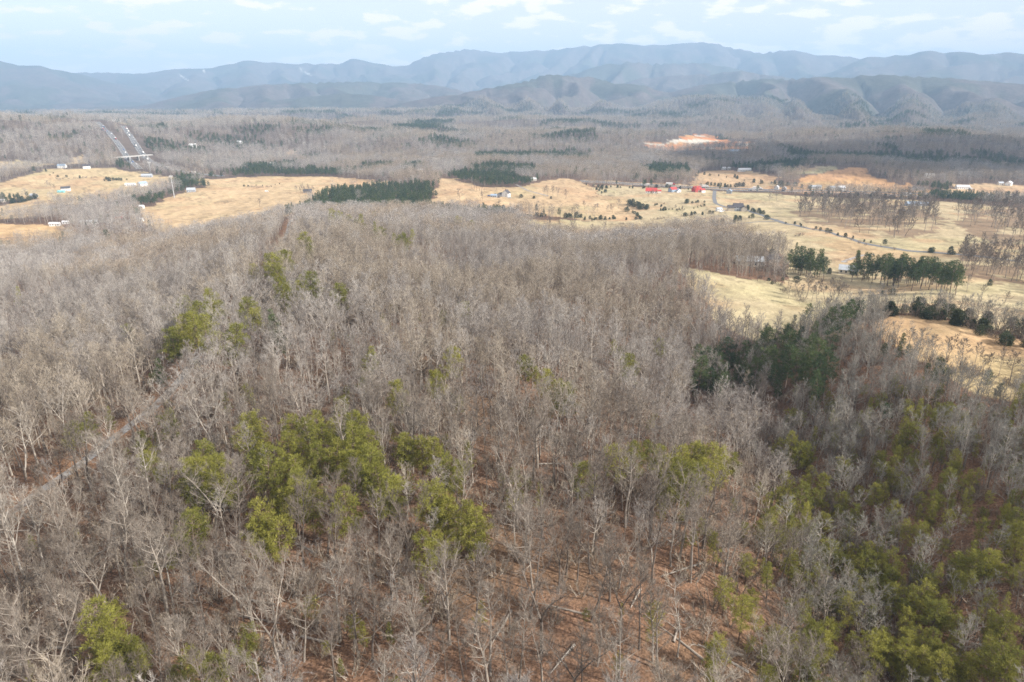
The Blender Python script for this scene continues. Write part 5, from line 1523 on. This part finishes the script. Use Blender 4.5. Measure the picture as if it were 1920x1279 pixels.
# ------------------------------------------------------------------ overpass and masts
xa, ya = hit(214, 303, 0, 1500, 4000); xb, yb = hit(286, 299, 0, 1500, 4000)
ov = bpy.data.objects.new('overpass', None); COL.objects.link(ov)
mx_, my_ = (xa + xb) / 2, (ya + yb) / 2
span = math.hypot(xb - xa, yb - ya); gz = max(float(ground(xa, ya)), float(ground(xb, yb)), float(ground(mx_, my_)))
ov.location = (mx_, my_, gz); ov.rotation_euler = (0, 0, math.atan2(yb - ya, xb - xa))
tag(ov, "pale concrete overpass crossing both highway carriageways", 'overpass')
bmesh_of('deck', [(-span / 2, span / 2, -4, 4, 6.6, 7.6)], M_CONC, ov)
for s in (-1, 1): bmesh_of('parapet', [(-span / 2, span / 2, s * 3.7 - .2, s * 3.7 + .2, 7.602, 8.4)], M_CONC, ov)
for t in (-0.36, -0.12, 0.12, 0.36): bmesh_of('pier', [(span * t - .7, span * t + .7, -4, 4, -8, 6.598)], M_CONC, ov)
for px, py, h, dm, lab in [(327, 371, 34, 1000, "tall pale steel mast with an antenna head behind the straw pasture"), (283, 326, 22, 1300, "smaller pale mast left of the tall steel mast")]:
    x, y = hit(px, py, 0, dm, 3000)
    t = bpy.data.objects.new('antenna_mast', None); COL.objects.link(t)
    t.location = (x, y, float(ground(x, y))); tag(t, lab, 'mast')
    V, F = [], []; tube(V, F, [(0, 0, -1), (0, 0, h * .5), (0, 0, h)], [.75, .6, .45], 10); link('pole', mesh_from('pole', V, F, M_STEEL), t)
    bmesh_of('platform', [(-2.6, 2.6, -.35, .35, h - 1.2, h - .8), (-.35, .35, -2.6, 2.6, h - 1.19, h - .81)], M_STEEL, t)
    for k in range(6):
        a = k * pi / 3; bmesh_of('antenna', [(2.3 * cos(a) - .22, 2.3 * cos(a) + .22, 2.3 * sin(a) - .22, 2.3 * sin(a) + .22, h - 1.9, h + .6)], M_WHITE, t)

# ------------------------------------------------------------------ fallen trunks on the litter
logs = []
for k in range(46):
    px, py = rng.uniform(20, 1500), rng.uniform(760, 1270)
    x, y = hit(px, py, 0, 60, 300)
    L = rng.uniform(5, 12); a = rng.uniform(0, 6.28)
    ex, ey = x + L * cos(a), y + L * sin(a)
    if wood_mask(np.array([x, ex]), np.array([y, ey])).max() >= 0: continue
    z0, z1 = float(ground(x, y)), float(ground(ex, ey)); zm = float(ground((x + ex) / 2, (y + ey) / 2))
    V, F = [], []
    c_ = np.array([L * cos(a), L * sin(a), z1 - z0])
    tube(V, F, [(0, 0, .15), c_ * .5 + np.array([0, 0, zm - z0 - (z1 - z0) / 2 + .18]), c_ + np.array([0, 0, .12])], [rng.uniform(.16, .26), .15, .06], 6)
    for j in range(5):
        t = rng.uniform(.35, .95); d = unit(rng.normal(size=3) + np.array([0, 0, .8])); b_ = c_ * t + np.array([0, 0, .15])
        tube(V, F, [b_, b_ + d * rng.uniform(.6, 2.2)], [.06, .015], 3)
    o = link('fallen_trunk', mesh_from('fallen_trunk', V, F, BARK_T[int(rng.integers(1, 3))]), None, (x, y, z0))
    logs.append(tag(o, None, 'fallen tree', 'fallen trunks on the forest floor'))
label_row(logs, "fallen bare trunk", "lying on the leaf litter of the near woods")

# ------------------------------------------------------------------ the cloud that shades the far right woods (it stands outside the frame)
def cloud(cx_, cy_, half_x, half_y, base_z, seed):
    rr = np.random.default_rng(seed); V, F = [], []
    for k in range(150):
        u_, v_ = rr.uniform(-1, 1), rr.uniform(-1, 1)
        if u_ * u_ + v_ * v_ > 1: continue
        R = half_y * rr.uniform(0.3, 0.5)
        s = len(V); n1, n2 = 14, 8
        for i in range(n2 + 1):
            th = pi * i / n2
            for j in range(n1):
                ph = 2 * pi * j / n1
                b = 1 + 0.18 * math.sin(3 * ph + k) * sin(th)
                V.append((u_ * half_x + R * b * sin(th) * cos(ph) * 1.2, v_ * half_y + R * b * sin(th) * sin(ph), max(0.0, R * 0.3 + R * 0.6 * cos(th))))
        for i in range(n2):
            for j in range(n1): F.append((s + i * n1 + j, s + (i + 1) * n1 + j, s + (i + 1) * n1 + (j + 1) % n1, s + i * n1 + (j + 1) % n1))
    m = simple_mat("cloud_white", (0.9, 0.9, 0.9), 1.0, 0.02, 0.01)
    o = link('cloud', mesh_from('cloud', V, F, m, None, True), None, (cx_, cy_, base_z))
    return tag(o, "white cumulus cloud standing over the valley", None, None, 'stuff')
SUNV = np.array([sin(SUN_AZ) * cos(SUN_EL), cos(SUN_AZ) * cos(SUN_EL), sin(SUN_EL)])
for (px, py, dm), hx, hy, sd in (((1500, 308, 1700), 170, 150, 1), ((1690, 303, 1750), 300, 230, 2), ((1920, 303, 1750), 320, 260, 3)):
    x, y = hit(px, py, 0, dm, 4000); z = float(ground(x, y)); bz = 1150.0
    t = (bz - z) / SUNV[2]
    cloud(x + SUNV[0] * t, y + SUNV[1] * t, hx, hy, bz, sd)

# ------------------------------------------------------------------ the air
def make_haze():
    top = max(CAMZ, float(ZZ.max())) + 30.0
    bot = float(ZZ.min()) - 2.0
    R = 15990.0
    v = [(sx * R, sy * R, z) for z in (bot, top) for sx, sy in ((-1, -1), (1, -1), (1, 1), (-1, 1))]
    f = [(3, 2, 1, 0), (4, 5, 6, 7), (0, 1, 5, 4), (1, 2, 6, 5), (2, 3, 7, 6), (3, 0, 4, 7)]
    m = bpy.data.materials.new("pale_air"); m.use_nodes = True
    nt = m.node_tree; nt.nodes.clear()
    out = nt.nodes.new("ShaderNodeOutputMaterial")
    pv = nt.nodes.new("ShaderNodeVolumePrincipled")
    pv.inputs['Color'].default_value = HAZE_COLOR + (1,)
    pv.inputs['Density'].default_value = HAZE_DENSITY
    pv.inputs['Anisotropy'].default_value = 0.0
    nt.links.new(pv.outputs[0], out.inputs['Volume'])
    me = mesh_from('haze', v, f, m)
    tag(link('haze', me), "pale blue haze filling the valley air", None, None, 'stuff')
make_haze()
